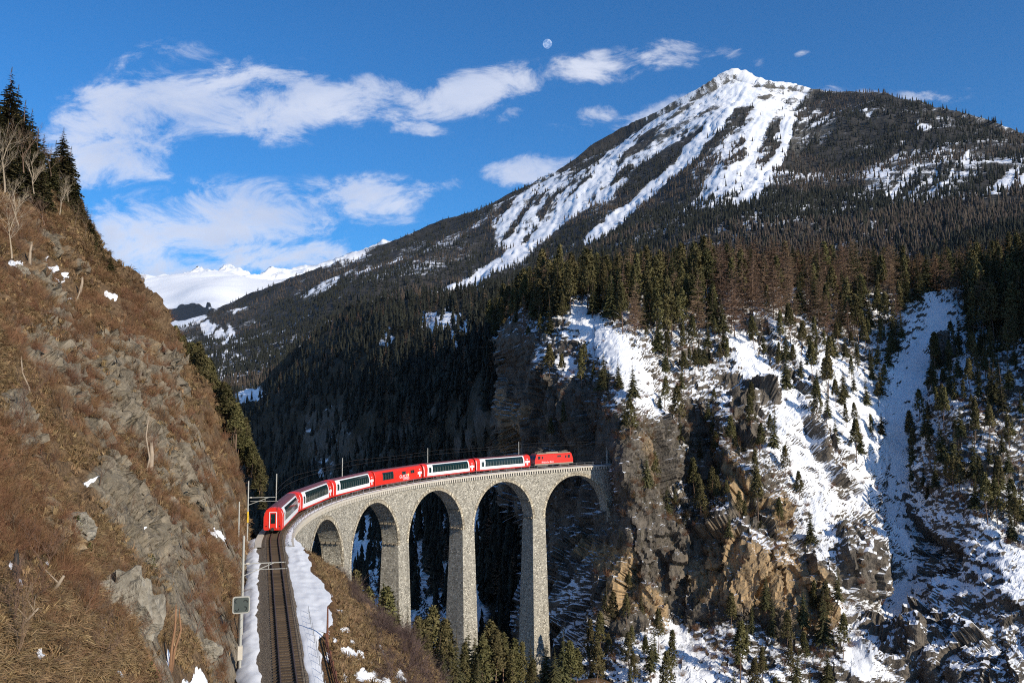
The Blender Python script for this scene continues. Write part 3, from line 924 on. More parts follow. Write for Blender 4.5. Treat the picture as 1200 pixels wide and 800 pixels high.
# ------------------------------------------------------------------ viaduct
def masonry(name, light, dark, mortar, sx=0.62, sy=0.36):
    m, T, b = mat(name)
    uv = T.n('ShaderNodeUVMap').outputs[0]
    wn = T.noise(uv, 1.3, 2.0, 0.5)
    wv = T.vm('SCALE', T.vm('SUBTRACT', wn.outputs['Color'], (0.5, 0.5, 0.5)))
    wv.node.inputs['Scale'].default_value = 0.22
    uv2 = T.vm('ADD', uv, wv)
    mp = T.n('ShaderNodeMapping')
    T.link(uv2, mp.inputs[0])
    mp.inputs['Scale'].default_value = (1 / sx, 1 / sy, 1)
    vo = T.n('ShaderNodeTexVoronoi', voronoi_dimensions='2D', ins={'Scale': 1.0, 'Randomness': 0.75})
    T.link(mp.outputs[0], vo.inputs['Vector'])
    ve = T.n('ShaderNodeTexVoronoi', voronoi_dimensions='2D', feature='DISTANCE_TO_EDGE', ins={'Scale': 1.0, 'Randomness': 0.75})
    T.link(mp.outputs[0], ve.inputs['Vector'])
    r = T.n('ShaderNodeSeparateColor', ins={0: vo.outputs['Color']})
    c = T.mix(T.ss(r.outputs[0], 0.05, 0.95), dark, light)
    c = T.mix(T.m('MULTIPLY', T.ss(r.outputs[1], 0.82, 0.92), 0.8), c, tuple(min(1, x * 1.5) for x in light))
    c = T.mix(T.m('MULTIPLY', T.ss(r.outputs[2], 0.84, 0.9), 0.75), c, tuple(x * 0.42 for x in dark))
    st = T.noise(uv, 0.13, 4.0, 0.6)
    c = T.mix(T.m('MULTIPLY', T.ss(st.outputs[0], 0.48, 0.75), 0.35), c, tuple(x * 0.6 for x in dark))
    mv = T.n('ShaderNodeMapping')
    T.link(uv, mv.inputs[0])
    mv.inputs['Scale'].default_value = (0.55, 0.045, 1)
    sv = T.noise(mv.outputs[0], 1.0, 4.0, 0.6, 0.4)
    c = T.mix(T.m('MULTIPLY', T.ss(sv.outputs[0], 0.52, 0.72), 0.5), c, tuple(x * 0.5 for x in dark))
    c = T.mix(T.m('MULTIPLY', T.ss(sv.outputs[0], 0.42, 0.26), 0.35), c, (0.62, 0.58, 0.5))
    e = T.ss(ve.outputs['Distance'], 0.02, 0.10)
    c = T.mix(e, mortar, c)
    T.link(c, b.inputs['Base Color'])
    b.inputs['Roughness'].default_value = 0.92
    b.inputs['Specular IOR Level'].default_value = 0.1
    h = T.m('ADD', e, T.m('MULTIPLY', r.outputs[1], 0.8))
    bp = T.n('ShaderNodeBump', ins={'Strength': 0.9, 'Distance': 0.09, 'Height': h})
    T.link(bp.outputs[0], b.inputs['Normal'])
    return m


M_STONE = masonry('rubble_limestone', (0.53, 0.49, 0.405), (0.36, 0.332, 0.275), (0.27, 0.248, 0.205), 0.37, 0.24)
M_RING = masonry('dressed_limestone', (0.50, 0.44, 0.33), (0.36, 0.31, 0.23), (0.22, 0.19, 0.15), 0.5, 0.9)
M_CAP = plain('pale_coping_stone', (0.56, 0.51, 0.43), 0.9, var=0.2, scale=1.2, spec=0.1)
M_SHADEST = plain('shade_toned_stone', (0.26, 0.22, 0.165), 0.9, var=0.3, scale=1.2, spec=0.1)  # stone colour darkened so the projecting stones read as shadowed slots
M_SNOW = plain('trodden_snow', (0.76, 0.77, 0.79), 0.8, var=0.12, scale=1.3, spec=0.2)
M_BALLAST = None


def ballast_mat():
    m, T, b = mat('ballast')
    pos = T.n('ShaderNodeNewGeometry').outputs['Position']
    vo = T.n('ShaderNodeTexVoronoi', ins={'Scale': 9.0})
    T.link(pos, vo.inputs['Vector'])
    nz = T.noise(pos, 0.8, 3.0, 0.6)
    r = T.n('ShaderNodeSeparateColor', ins={0: vo.outputs['Color']})
    c = T.mix(r.outputs[0], (0.09, 0.07, 0.048), (0.23, 0.18, 0.125))
    c = T.mix(T.m('MULTIPLY', T.ss(nz.outputs[0], 0.4, 0.7), 0.5), c, (0.13, 0.09, 0.06))
    T.link(c, b.inputs['Base Color'])
    b.inputs['Roughness'].default_value = 0.95
    bp = T.n('ShaderNodeBump', ins={'Strength': 1.0, 'Distance': 0.06, 'Height': vo.outputs['Distance']})
    T.link(bp.outputs[0], b.inputs['Normal'])
    return m


M_BALLAST = ballast_mat()
BAY0, BAY, ARCH_R, PIER_W = 30.2, 24.1, 10.05, 4.05
H_TOP, H_SPR = -1.15, -12.6                  # underside of the corbels, springing line (relative to the rails)
S0, S1 = -9.0, 138.6


def viaduct():
    root = empty('stone_viaduct', trk(S0, 0, -1))
    tag(root, 'curved pale limestone railway viaduct with tall tapering piers crossing the gorge', 'viaduct')
    inv = root.matrix_world.copy()
    off0 = Vector(root.location)

    def P(s, off, h):
        return trk(s, off, h) - off0

    W_ = 2.0
    mb = MB()
    bays = [BAY0 + BAY * k for k in range(-1, 5)]
    NA = 28

    def quad(p, uv):
        mb.add(p, [(0, 1, 2, 3)], uv)
    for bi, c in enumerate(bays):
        a0, a1 = c - BAY / 2, c + BAY / 2
        a0 = max(a0, S0)
        last = bi == len(bays) - 1
        if last: a1 = S1
        prof = []
        if a0 < c - ARCH_R: prof.append((a0, H_SPR))
        for k in range(NA + 1):
            t = math.pi * (1 - k / NA)
            prof.append((c + ARCH_R * math.cos(t), H_SPR + ARCH_R * math.sin(t)))
        if a1 > c + ARCH_R: prof.append((a1, H_SPR))
        prof = [(max(s, S0), h) for s, h in prof]
        for side in (1, -1):
            for (s, h), (s2, h2) in zip(prof[:-1], prof[1:]):
                nn = 1
                quad([P(s, side * W_, h), P(s2, side * W_, h2), P(s2, side * W_, H_TOP), P(s, side * W_, H_TOP)],
                     [(s, h), (s2, h2), (s2, H_TOP), (s, H_TOP)])
        L = 0
        for (s, h), (s2, h2) in zip(prof[:-1], prof[1:]):
            dl = math.hypot(s2 - s, h2 - h)
            quad([P(s, -W_, h), P(s2, -W_, h2), P(s2, W_, h2), P(s, W_, h)], [(60, L), (60, L + dl), (64, L + dl), (64, L)])
            L += dl
    N = 60
    for k in range(N):
        s, s2 = S0 + (S1 - S0) * k / N, S0 + (S1 - S0) * (k + 1) / N
        quad([P(s, -W_, H_TOP), P(s2, -W_, H_TOP), P(s2, W_, H_TOP), P(s, W_, H_TOP)], [(s, -2), (s2, -2), (s2, 2), (s, 2)])
    for s in (S0, S1):
        quad([P(s, -W_, H_SPR - 4), P(s, W_, H_SPR - 4), P(s, W_, H_TOP), P(s, -W_, H_TOP)], [(-2, -16), (2, -16), (2, H_TOP), (-2, H_TOP)])
    mb.build('arcade_wall', M_STONE, root)
    # rings of dressed stone round each arch, a little proud of the wall
    for c in bays:
        for side in (1, -1):
            rb = MB()
            for k in range(NA):
                t, t2 = math.pi * (1 - k / NA), math.pi * (1 - (k + 1) / NA)
                q, uvq = [], []
                for (tt, rr, of) in ((t, ARCH_R - .02, W_ + .06), (t2, ARCH_R - .02, W_ + .06), (t2, ARCH_R + .75, W_ + .06), (t, ARCH_R + .75, W_ + .06)):
                    s = c + rr * math.cos(tt)
                    q.append(P(min(max(s, S0), S1), side * of, H_SPR + rr * math.sin(tt)))
                    uvq.append((tt * 10, rr))
                rb.add(q, [(0, 1, 2, 3)], uvq)
                q2 = [P(min(max(c + rr * math.cos(tt), S0), S1), side * of, H_SPR + rr * math.sin(tt)) for (tt, rr, of) in
                      ((t, ARCH_R - .02, W_ - .3), (t2, ARCH_R - .02, W_ - .3), (t2, ARCH_R - .02, W_ + .06), (t, ARCH_R - .02, W_ + .06))]
                rb.add(q2, [(0, 1, 2, 3)], [(t * 10, 0), (t2 * 10, 0), (t2 * 10, .4), (t * 10, .4)])
            rb.build('arch_ring', M_RING, root)
    # piers with a slight batter
    for k in range(5):
        c = BAY0 - BAY / 2 + BAY * k
        if c > 130: break
        depth = [26, 34, 50, 60, 66][k]
        pb = MB()
        n = 10
        for side in (0, 1, 2, 3):
            for j in range(n):
                z0, z1 = H_SPR - depth * j / n, H_SPR - depth * (j + 1) / n
                row = []
                for z in (z0, z1):
                    g = (H_SPR - z)
                    w = PIER_W / 2 + 0.035 + g * 0.017
                    o = 2.03 + g * 0.035
                    cs = [(-w, o), (w, o), (w, -o), (-w, -o)]
                    row.append((cs[side], cs[(side + 1) % 4], z))
                (A, B, z), (C_, D, zz) = row
                ua, ub = (A[0], B[0]) if side in (0, 2) else (A[1], B[1])
                uo = 20 * side + 90 * k
                pb.add([P(c + A[0], A[1], z), P(c + B[0], B[1], z), P(c + D[0], D[1], zz), P(c + C_[0], C_[1], zz)], [(0, 3, 2, 1)],
                       [(ua + uo, z), (ub + uo, z), (ub + uo, zz), (ua + uo, zz)])
        w, o = PIER_W / 2 + .035, 2.03
        pb.add([P(c - w, -o, H_SPR), P(c + w, -o, H_SPR), P(c + w, o, H_SPR), P(c - w, o, H_SPR)], [(0, 1, 2, 3)], [(0, 0), (4, 0), (4, 4), (0, 4)])
        pier = pb.build('pier', M_STONE, root)
        # projecting stones that once carried the centring, four to a row
        for (h, rr) in ((H_SPR + 0.05, 0), (H_SPR + 4.4, 1)):
            for sgn in (-1, 1):
                for j in range(4):
                    off = -1.5 + j * 1.0
                    if rr == 0:
                        s_ = c + sgn * PIER_W / 2
                    else:
                        s_ = c + sgn * (BAY / 2 - math.sqrt(ARCH_R ** 2 - 4.4 ** 2))
                    s_a, s_b = s_ - 0.12 * sgn, s_ + 0.38 * sgn
                    cb = MB()
                    v = [P(s_a, off - .3, h), P(s_b, off - .3, h), P(s_b, off + .3, h), P(s_a, off + .3, h),
                         P(s_a, off - .3, h + .35), P(s_b, off - .3, h + .35), P(s_b, off + .3, h + .35), P(s_a, off + .3, h + .35)]
                    cb.add(v, [(0, 3, 2, 1), (4, 5, 6, 7), (0, 1, 5, 4), (1, 2, 6, 5), (2, 3, 7, 6), (3, 0, 4, 7)])
                    cb.build('putlog_stone', M_SHADEST, pier)
    # corbels and coping
    cm = MB().box(0, 0.42, -0.18, 0.18, -0.62, 0).mesh('corbel', M_CAP)
    ns = 190
    for k in range(ns):
        s = S0 + 2 + k * 0.8
        if s > S1 - .5: break
        o = bpy.data.objects.new('corbel', cm)
        o.location = P(s, W_ - 0.02, H_TOP + 0.5)
        o.rotation_euler = (0, 0, -heading(s))
        lk(o, root)
    ob = MB()
    for k in range(ns):
        s = S0 + 2 + k * 0.8
        if s < S1 - .5:
            M = Matrix.Translation(P(s, -W_ + 0.02, H_TOP + 0.5)) @ Matrix.Rotation(-heading(s), 4, 'Z')
            ob.box(-0.42, 0, -0.24, 0.24, -0.52, 0, M)
    tag(ob.build('outer_corbels', M_CAP, root), kind='stuff')
    for side in (1, -1):
        kb = MB()
        N = 120
        prof = [(W_ - .35, H_TOP + .502), (W_ + .5, H_TOP + .502), (W_ + .5, H_TOP + .85), (W_ - .35, H_TOP + .85)]
        for k in range(N):
            s, s2 = S0 + (S1 - S0) * k / N, S0 + (S1 - S0) * (k + 1) / N
            for j in range(4):
                (o1, h1), (o2, h2) = prof[j], prof[(j + 1) % 4]
                f = [P(s, side * o1, h1), P(s2, side * o1, h1), P(s2, side * o2, h2), P(s, side * o2, h2)]
                kb.add(f, [(0, 1, 2, 3)])
        kb.build('coping', M_CAP, root)
    # trough between the copings, filled with ballast
    tb = MB()
    N = 100
    pr = [(-1.66, -.45), (-1.25, -.22), (1.25, -.22), (1.66, -.45)]
    for k in range(N):
        s, s2 = S0 + (S1 - S0) * k / N, S0 + (S1 - S0) * (k + 1) / N
        for (o1, h1), (o2, h2) in zip(pr[:-1], pr[1:]):
            tb.add([P(s, o1, h1), P(s2, o1, h1), P(s2, o2, h2), P(s, o2, h2)], [(0, 1, 2, 3)])
    tb.build('ballast_bed', M_BALLAST, root)
    sb = MB()
    N = 300
    for k in range(N):
        s, s2 = S0 + (S1 - S0) * k / N, S0 + (S1 - S0) * (k + 1) / N
        for (o1, h1), (o2, h2) in zip([(1.45, -.30), (1.75, -.18), (2.2, -.24)][:-1], [(1.75, -.18), (2.2, -.24)]):
            j = 0.10 * math.sin(k * 1.7) + 0.06 * math.sin(k * 0.61)
            j2 = 0.10 * math.sin((k + 1) * 1.7) + 0.06 * math.sin((k + 1) * .61)
            sb.add([P(s, o1 + j, h1), P(s2, o1 + j2, h1), P(s2, o2 + j2 * .5, h2), P(s, o2 + j * .5, h2)], [(0, 1, 2, 3)])
    sb.build('snow_strip', M_SNOW, root, smooth=True)
    return root


viaduct()

# hand rail along the inner coping of the viaduct
M_GALV = plain('galvanised_steel', (0.33, 0.34, 0.35), 0.5, 0.6, var=0.15)
M_RUST = plain('rusty_steel', (0.16, 0.062, 0.035), 0.85, 0.1, var=0.35, scale=6)
M_WOODDK = plain('dark_sleeper_wood', (0.085, 0.06, 0.04), 0.9, var=0.4, scale=4, spec=0.2, rand=0.3)
M_RAILTOP = plain('rail_steel', (0.10, 0.065, 0.048), 0.6, 0.25, var=0.25, scale=2)
M_MAST = plain('painted_mast_steel', (0.42, 0.41, 0.37), 0.55, 0.2, var=0.12)
M_WIRE = plain('copper_wire', (0.10, 0.085, 0.07), 0.5, 0.6)


def handrail(name, label, s0, s1, off, step, h0=-0.3):
    root = empty(name, trk(s0, off, h0))
    tag(root, label, 'railing')
    o0 = Vector(root.location)
    me = MB().box(-.035, .035, -.035, .035, 0, 1.05).mesh('post', M_GALV)
    n = int((s1 - s0) / step)
    for k in range(n + 1):
        s = s0 + step * k
        o = bpy.data.objects.new('post', me)
        o.location = trk(s, off, h0) - o0
        lk(o, root)
    for h in (0.5, 1.02):
        mb = MB()
        mb.tube([trk(s0 + (s1 - s0) * k / 60, off, h0 + h) - o0 for k in range(61)], 0.028, 4)
        mb.build('rail', M_GALV, root)


handrail('hand_railing', 'thin grey steel hand railing along the coping of the viaduct', 2, 138, 2.3, 2.6)


# ------------------------------------------------------------------ track
def track():
    root = empty('railway_track', trk(-62, 0, 0))
    tag(root, 'single metre gauge railway track on brown sleepers leading to the train', 'railway track')
    o0 = Vector(root.location)
    prof = [(-.065, -.15), (.065, -.15), (.065, -.125), (.014, -.1), (.014, -.045), (.036, -.035), (.036, 0), (-.036, 0), (-.036, -.035), (-.014, -.045), (-.014, -.1), (-.065, -.125)]
    for side in (-.535, .535):
        mb = MB()
        ss = [-108 + 2.5 * k for k in range(int(247 / 2.5) + 1)]
        n = len(prof)
        vs = [trk(s, side + x, h) - o0 for s in ss for (x, h) in prof]
        fs = []
        for k in range(len(ss) - 1):
            for j in range(n):
                j2 = (j + 1) % n
                fs.append((k * n + j, k * n + j2, (k + 1) * n + j2, (k + 1) * n + j))
        mb.add(vs, fs)
        mb.build('rail', M_RAILTOP, root)
    me = MB().box(-1.0, 1.0, -.13, .13, -.32, -.152).mesh('sleeper', M_WOODDK)
    s = -74.0
    k = 0
    while s < 30:
        o = bpy.data.objects.new('sleeper', me)
        M = trk_frame(s)
        o.rotation_euler = M.to_euler()
        o.location = trk(s, 0, 0) - o0
        lk(o, root)
        s += 0.66
        k += 1
    return root


track()


# formation of the line between the hillside and the viaduct
def track_bed():
    ss = np.arange(-112, 0.1, 1.0)
    offs = [-6, -3.4, -2.6, -2.0, -1.5, -1.15, 1.15, 1.5, 1.75, 2.0, 2.05]
    hs = [-2.5, -.9, -.55, -.5, -.42, -.24, -.24, -.42, -.5, -.55, -1.6]
    V = np.array([[trk(s, o, h) for o, h in zip(offs, hs)] for s in ss])
    nx, ny = V.shape[:2]
    i = np.arange(nx * ny).reshape(nx, ny)
    Q = np.stack([i[:-1, :-1], i[:-1, 1:], i[1:, 1:], i[1:, :-1]], -1).reshape(-1, 4)
    tag(lk(bpy.data.objects.new('ballast_bed', np_mesh('ballast_bed', V.reshape(-1, 3), Q, M_BALLAST))), kind='structure')


track_bed()


def snow_sheet(name, s0, s1, fn_in, fn_out, fn_h, ds=0.35, nw=14, bump=0.10, seed=1, ragged=0.35):
    """a drift lying beside the line between two offsets"""
    ss = np.arange(s0, s1, ds)
    rows = []
    for s in ss:
        a, b = fn_in(s), fn_out(s)
        j = ragged * float(fbm(np.array([[s / 3.1, 3.1, seed]]), 3, seed)[0])
        j2 = ragged * float(fbm(np.array([[s / 2.7, 9.7, seed]]), 3, seed + 5)[0])
        a, b = a + j * .6, max(b + j2 * 1.2, a + j * .6 + 0.05)
        row = []
        for k in range(nw + 1):
            t = k / nw
            o = a + (b - a) * t
            row.append((s, o, fn_h(s, o) + 0.16 * math.sin(math.pi * t) ** 0.5 - 0.05))
        rows.append(row)
    R = np.array(rows)
    nz = fbm(np.stack([R[..., 0].ravel() / 1.6, R[..., 1].ravel() / 1.0, 0 * R[..., 0].ravel()], 1), 3, seed + 20).reshape(R.shape[:2])
    V = np.array([[trk(p[0], p[1], p[2]) for p in row] for row in rows])
    V[..., 2] += nz * bump * np.sin(np.linspace(0, math.pi, nw + 1))[None]
    nx, ny = V.shape[:2]
    i = np.arange(nx * ny).reshape(nx, ny)
    Q = np.stack([i[:-1, :-1], i[:-1, 1:], i[1:, 1:], i[1:, :-1]], -1).reshape(-1, 4)
    return tag(lk(bpy.data.objects.new(name, np_mesh(name, V.reshape(-1, 3), Q, M_SNOW))), kind='structure')


# the slope falling from the line into the gorge
M_SLOPE = rock_snow('gorge_slope', (0.09, 0.075, 0.055), (0.24, 0.20, 0.15), (0.3, 0.15, 0.07), 1.35, 1.4,
                    grass=((0.13, 0.07, 0.032), (0.23, 0.135, 0.06), (0.08, 0.045, 0.022)), bump=0.9, snow_soft=0.05)


def slab_out(s):
    return float(np.interp(s, [-112, -70, -60, -52, -50, -46, -41, -36, -30, -24, -16, -8, -2, 4, 16, 24], [2.9, 2.8, 2.8, 2.9, 3.7, 4.6, 4.8, 5.2, 5.0, 4.1, 4.4, 3.7, 3.0, 2.6, 2.4, 2.3]))


def slope_h(s, o):
    e = slab_out(s)
    flat = -0.62 - 0.05 * max(0, min(o, e) - 2) + float(np.interp(s, [-9, -2, 8, 20, 30, 45, 60], [0, -.8, -3.2, -7.2, -13, -24, -36]))
    d = max(0, o - e)
    k = float(np.interp(s, [-112, -50, -10, 20, 60], [0.85, 0.80, 0.85, 1.1, 1.25]))
    rim = float(np.interp(s, [-112, -70, -45, -20, -8, 4], [17, 14, 11, 5.0, 3.0, 0.3]))
    return flat - k * min(d, rim) - 0.35 * (1 - math.exp(-d * 1.2)) - 2.1 * (max(0, d - rim) - 1.5 * (1 - math.exp(-max(0, d - rim) / 1.5)))


GS = {}


def gorge_slope():
    ss = np.concatenate([np.arange(-112, -60, 0.8), np.arange(-60, -10, 0.4), np.arange(-10, 60, 0.8)])
    oo = np.concatenate([np.arange(1.8, 10, 0.22), np.geomspace(10, 75, 80)])
    V = np.array([[trk(s, o, slope_h(s, o)) for o in oo] for s in ss])
    S_, O_ = np.meshgrid(ss, oo, indexing='ij')
    e = np.array([slab_out(s) for s in ss])[:, None]
    d = np.clip(O_ - e, 0, 99)
    amp = np.clip(d / 3, 0, 1)
    P = V.reshape(-1, 3)
    n = (1.3 * fbm(P / 9.0, 4, 171) + 0.5 * fbm(P / 2.4, 4, 175)).reshape(S_.shape)
    V[..., 2] += n * amp * 0.9
    V[..., 0] += (0.5 * fbm(P / 3.0, 3, 181)).reshape(S_.shape) * amp
    px, py = project(V)
    sn = np.zeros(S_.shape)
    for (x, y, a, b, g) in [(405, 738, 6, 4, 20), (414, 752, 5, 3, 30), (408, 764, 12, 7, 15), (420, 767, 8, 5, 0), (434, 775, 4, 3, 0), (430, 793, 18, 9, 15), (450, 800, 10, 8, 10), (405, 795, 5, 7, 0), (447, 763, 3, 14, -25), (470, 795, 6, 12, -25), (398, 716, 4, 2, 0), (425, 694, 3, 2, 0), (385, 770, 3, 8, 0), (392, 750, 3, 3, 0)]:
        ca, sa = math.cos(R_(g)), math.sin(R_(g))
        dx, dy = px - x, py - y
        q = np.hypot((dx * ca + dy * sa) / a, (-dx * sa + dy * ca) / b) + 0.35 * vnoise(np.stack([px.ravel() / 3, py.ravel() / 3, 0 * px.ravel()], 1), 9).reshape(px.shape)
        sn = np.maximum(sn, 1 - sstep(q, 0.7, 1.15))
    nx, ny = S_.shape
    i = np.arange(nx * ny).reshape(nx, ny)
    Q = np.stack([i[:-1, :-1], i[:-1, 1:], i[1:, 1:], i[1:, :-1]], -1).reshape(-1, 4)
    rk = sstep(fbm(P / 5.0, 3, 191).reshape(S_.shape), 0.15, 0.4) * amp
    o = lk(bpy.data.objects.new('gorge_slope', np_mesh('gorge_slope', V.reshape(-1, 3), Q, M_SLOPE, {'snow': -0.35 + 1.9 * sn, 'ochre': 0 * sn, 'grass': 1 - 0.9 * rk})))
    tag(o, kind='structure')
    GS.update(V=V, S=S_, O=O_, px=px, py=py, d=d, snow=sn)


gorge_slope()


def bank_h(s, o):
    return max(float(np.interp(o, [1.1, 1.5, 2.1, 2.8, 4.5], [-.22, -.36, -.47, -.56, -.9])), slope_h(s, max(o, 1.8)))


snow_sheet('snow_shelf', -50, -1, lambda s: 1.35, lambda s: slab_out(s) - 0.1, lambda s, o: bank_h(s, o), 0.35, 24, 0.16, 3, 0.5)
snow_sheet('snow_bank', -80, -46, lambda s: 1.3, lambda s: slab_out(s) - 0.25, lambda s, o: bank_h(s, o), 0.3, 12, 0.12, 13, 0.35)
snow_sheet('snow_lane', -80, -1, lambda s: -3.4 + 0.0 * s, lambda s: -1.95, lambda s, o: -0.47 - 0.35 * max(0, -2.6 - o), 0.3, 10, 0.18, 23, 0.45)
# ------------------------------------------------------------------ train
M_RED = plain('train_red_paint', (0.66, 0.028, 0.016), 0.38, var=0.06, scale=1.0)
M_WHITE = plain('train_white_paint', (0.78, 0.79, 0.80), 0.4, var=0.04)
M_ROOF = plain('maroon_roof', (0.17, 0.055, 0.06), 0.6, var=0.2, scale=1.5)
M_ROOFG = plain('grey_roof', (0.34, 0.27, 0.2), 0.7, var=0.25, scale=2)
M_GREYUF = plain('grey_underframe', (0.13, 0.11, 0.09), 0.8, var=0.3, scale=3)
M_DARK = plain('dark_running_gear', (0.03, 0.028, 0.026), 0.7, var=0.3, scale=4)
M_BLACK = plain('black_rubber', (0.012, 0.012, 0.012), 0.8)
M_YELLOW = plain('yellow_paint', (0.75, 0.48, 0.03), 0.5)


def glass_mat():
    m, T, b = mat('tinted_window_glass')
    tc = T.n('ShaderNodeTexCoord')
    sp = T.n('ShaderNodeSeparateXYZ', ins={0: tc.outputs['Object']})
    # rows of seats and curtains seen dimly through the tinted pane
    wv = T.m('SINE', T.m('MULTIPLY', sp.outputs[1], 6.8))
    nz = T.noise(tc.outputs['Object'], 2.3, 4.0, 0.7)
    seat = T.m('MULTIPLY', T.ss(T.m('ADD', wv, T.m('MULTIPLY', nz.outputs[0], 1.4)), 1.05, 1.3), T.ss(sp.outputs[2], 2.75, 2.3))
    c = T.mix(T.m('MULTIPLY', seat, 0.55), (0.006, 0.022, 0.024), (0.10, 0.12, 0.115))
    c = T.mix(T.m('MULTIPLY', T.ss(nz.outputs[0], 0.6, 0.72), 0.5), c, (0.05, 0.10, 0.085))
    T.link(c, b.inputs['Base Color'])
    b.inputs['Roughness'].default_value = 0.08
    b.inputs['Specular IOR Level'].default_value = 0.45
    return m


M_GLASS = glass_mat()
# half cross-section of a coach shell (x, z above the rail)
SEC = [(1.18, 0.42), (1.325, 0.62), (1.325, 2.25), (1.21, 2.75), (0.98, 3.22), (0.62, 3.46), (0.0, 3.55)]


def sec_at(z):
    for (x0, z0), (x1, z1) in zip(SEC[:-1], SEC[1:]):
        if z0 <= z <= z1:
            return x0 + (x1 - x0) * (z - z0) / (z1 - z0)
    return SEC[-1][0]


def shell(y0, y1, scale_end=True):
    mb = MB()
    full = [(x, z) for x, z in SEC] + [(-x, z) for x, z in SEC[-2::-1]]
    ys = [(y0, .96), (y0 + .12, 1.0), (y1 - .12, 1.0), (y1, .96)]
    n = len(full)
    vs = [(x * k, y, 0.42 + (z - 0.42) * (1 - (1 - k) * .5)) for y, k in ys for x, z in full]
    fs = []
    for r in range(len(ys) - 1):
        for j in range(n):
            j2 = (j + 1) % n
            fs.append((r * n + j, (r + 1) * n + j, (r + 1) * n + j2, r * n + j2))
    fs.append(tuple(range(n)))
    fs.append(tuple(range((len(ys) - 1) * n, len(ys) * n))[::-1])
    mb.add(vs, fs)
    return mb


def side_sheet(side, y0, y1, z0, z1, proud, slant=0.0):
    """thin panel following the side of the coach, with its own thickness"""
    zs = [z0] + [z for _, z in SEC if z0 < z < z1] + [z1]
    mb = MB()
    vs, fs = [], []
    for i, z in enumerate(zs):
        x = sec_at(z)
        f = (z - z0) / (z1 - z0)
        for y in (y0 + slant * f, y1 - slant * f):
            vs.append((side * (x + proud), y, z))
        for y in (y0 + slant * f, y1 - slant * f):
            vs.append((side * (x - 0.03), y, z))
    for i in range(len(zs) - 1):
        a, b = i * 4, i * 4 + 4
        fs += [(a, a + 1, b + 1, b), (a, b, b + 2, a + 2), (a + 1, a + 3, b + 3, b + 1)]
    fs += [(0, 2, 3, 1), ((len(zs) - 1) * 4, (len(zs) - 1) * 4 + 1, (len(zs) - 1) * 4 + 3, (len(zs) - 1) * 4 + 2)]
    mb.add(vs, fs)
    return mb


def roof_sheet(y0, y1, zmin, proud):
    pts = [(sec_at(zmin), zmin)] + [(x, z) for x, z in SEC if z > zmin]
    pts = pts + [(-x, z) for x, z in pts[-2::-1]]
    n = len(pts)
    mb = MB()
    vs = [(x * (1 + proud / 1.3), y, z + proud) for y in (y0, y1) for x, z in pts]
    mb.add(vs, [(j, j + 1, n + j + 1, n + j) for j in range(n - 1)])
    return mb


def bogie(root, y):
    b = MB().box(-.82, .82, y - 1.5, y + 1.5, .38, .58)
    b.box(-.95, -.82, y - 1.35, y + 1.35, .3, .62).box(.82, .95, y - 1.35, y + 1.35, .3, .62)
    bo = b.build('bogie', M_DARK, root)
    for dy in (-.95, .95):
        w = MB()
        for sx in (-.56, .5):
            w.tube([(sx, y + dy, .36), (sx + .1, y + dy, .36)], .36, 16)
        w.tube([(-.56, y + dy, .36), (.6, y + dy, .36)], .07, 8)
        w.build('wheelset', M_DARK, bo)


def swiss_cross(root, side, y, z, sz=1.35):
    mb = MB()
    a, t = sz / 2, sz * .15
    x = sec_at(z) + .012
    pts = [(-t, -a), (t, -a), (t, -t), (a, -t), (a, t), (t, t), (t, a), (-t, a), (-t, t), (-a, t), (-a, -t), (-t, -t)]
    vs = [(side * (sec_at(min(max(z + q, .65), 3.0)) + d), y + p, z + q) for d in (.014, -.02) for p, q in pts]
    n = 12
    fs = [(0, 1, 2, 11), (2, 3, 4, 5), (11, 2, 5, 8), (8, 9, 10, 11), (5, 6, 7, 8)]
    fs += [(j, (j + 1) % n, n + (j + 1) % n, n + j) for j in range(n)]
    mb.add(vs, fs)
    return mb.build('white_cross', M_WHITE, root)


def text_mesh(body, size, m, name, parent, M):
    cu = bpy.data.curves.new(name, 'FONT')
    cu.body = body
    cu.size = size
    cu.align_x = 'CENTER'
    cu.align_y = 'CENTER'
    cu.extrude = 0.006
    t = bpy.data.objects.new(name, cu)
    COL.objects.link(t)
    dg = bpy.context.evaluated_depsgraph_get()
    me = bpy.data.meshes.new_from_object(t.evaluated_get(dg))
    bpy.data.objects.remove(t)
    me.materials.clear()
    me.materials.append(m)
    me.transform(M)
    me.name = name
    return tag(lk(bpy.data.objects.new(name, me), parent), kind='stuff')


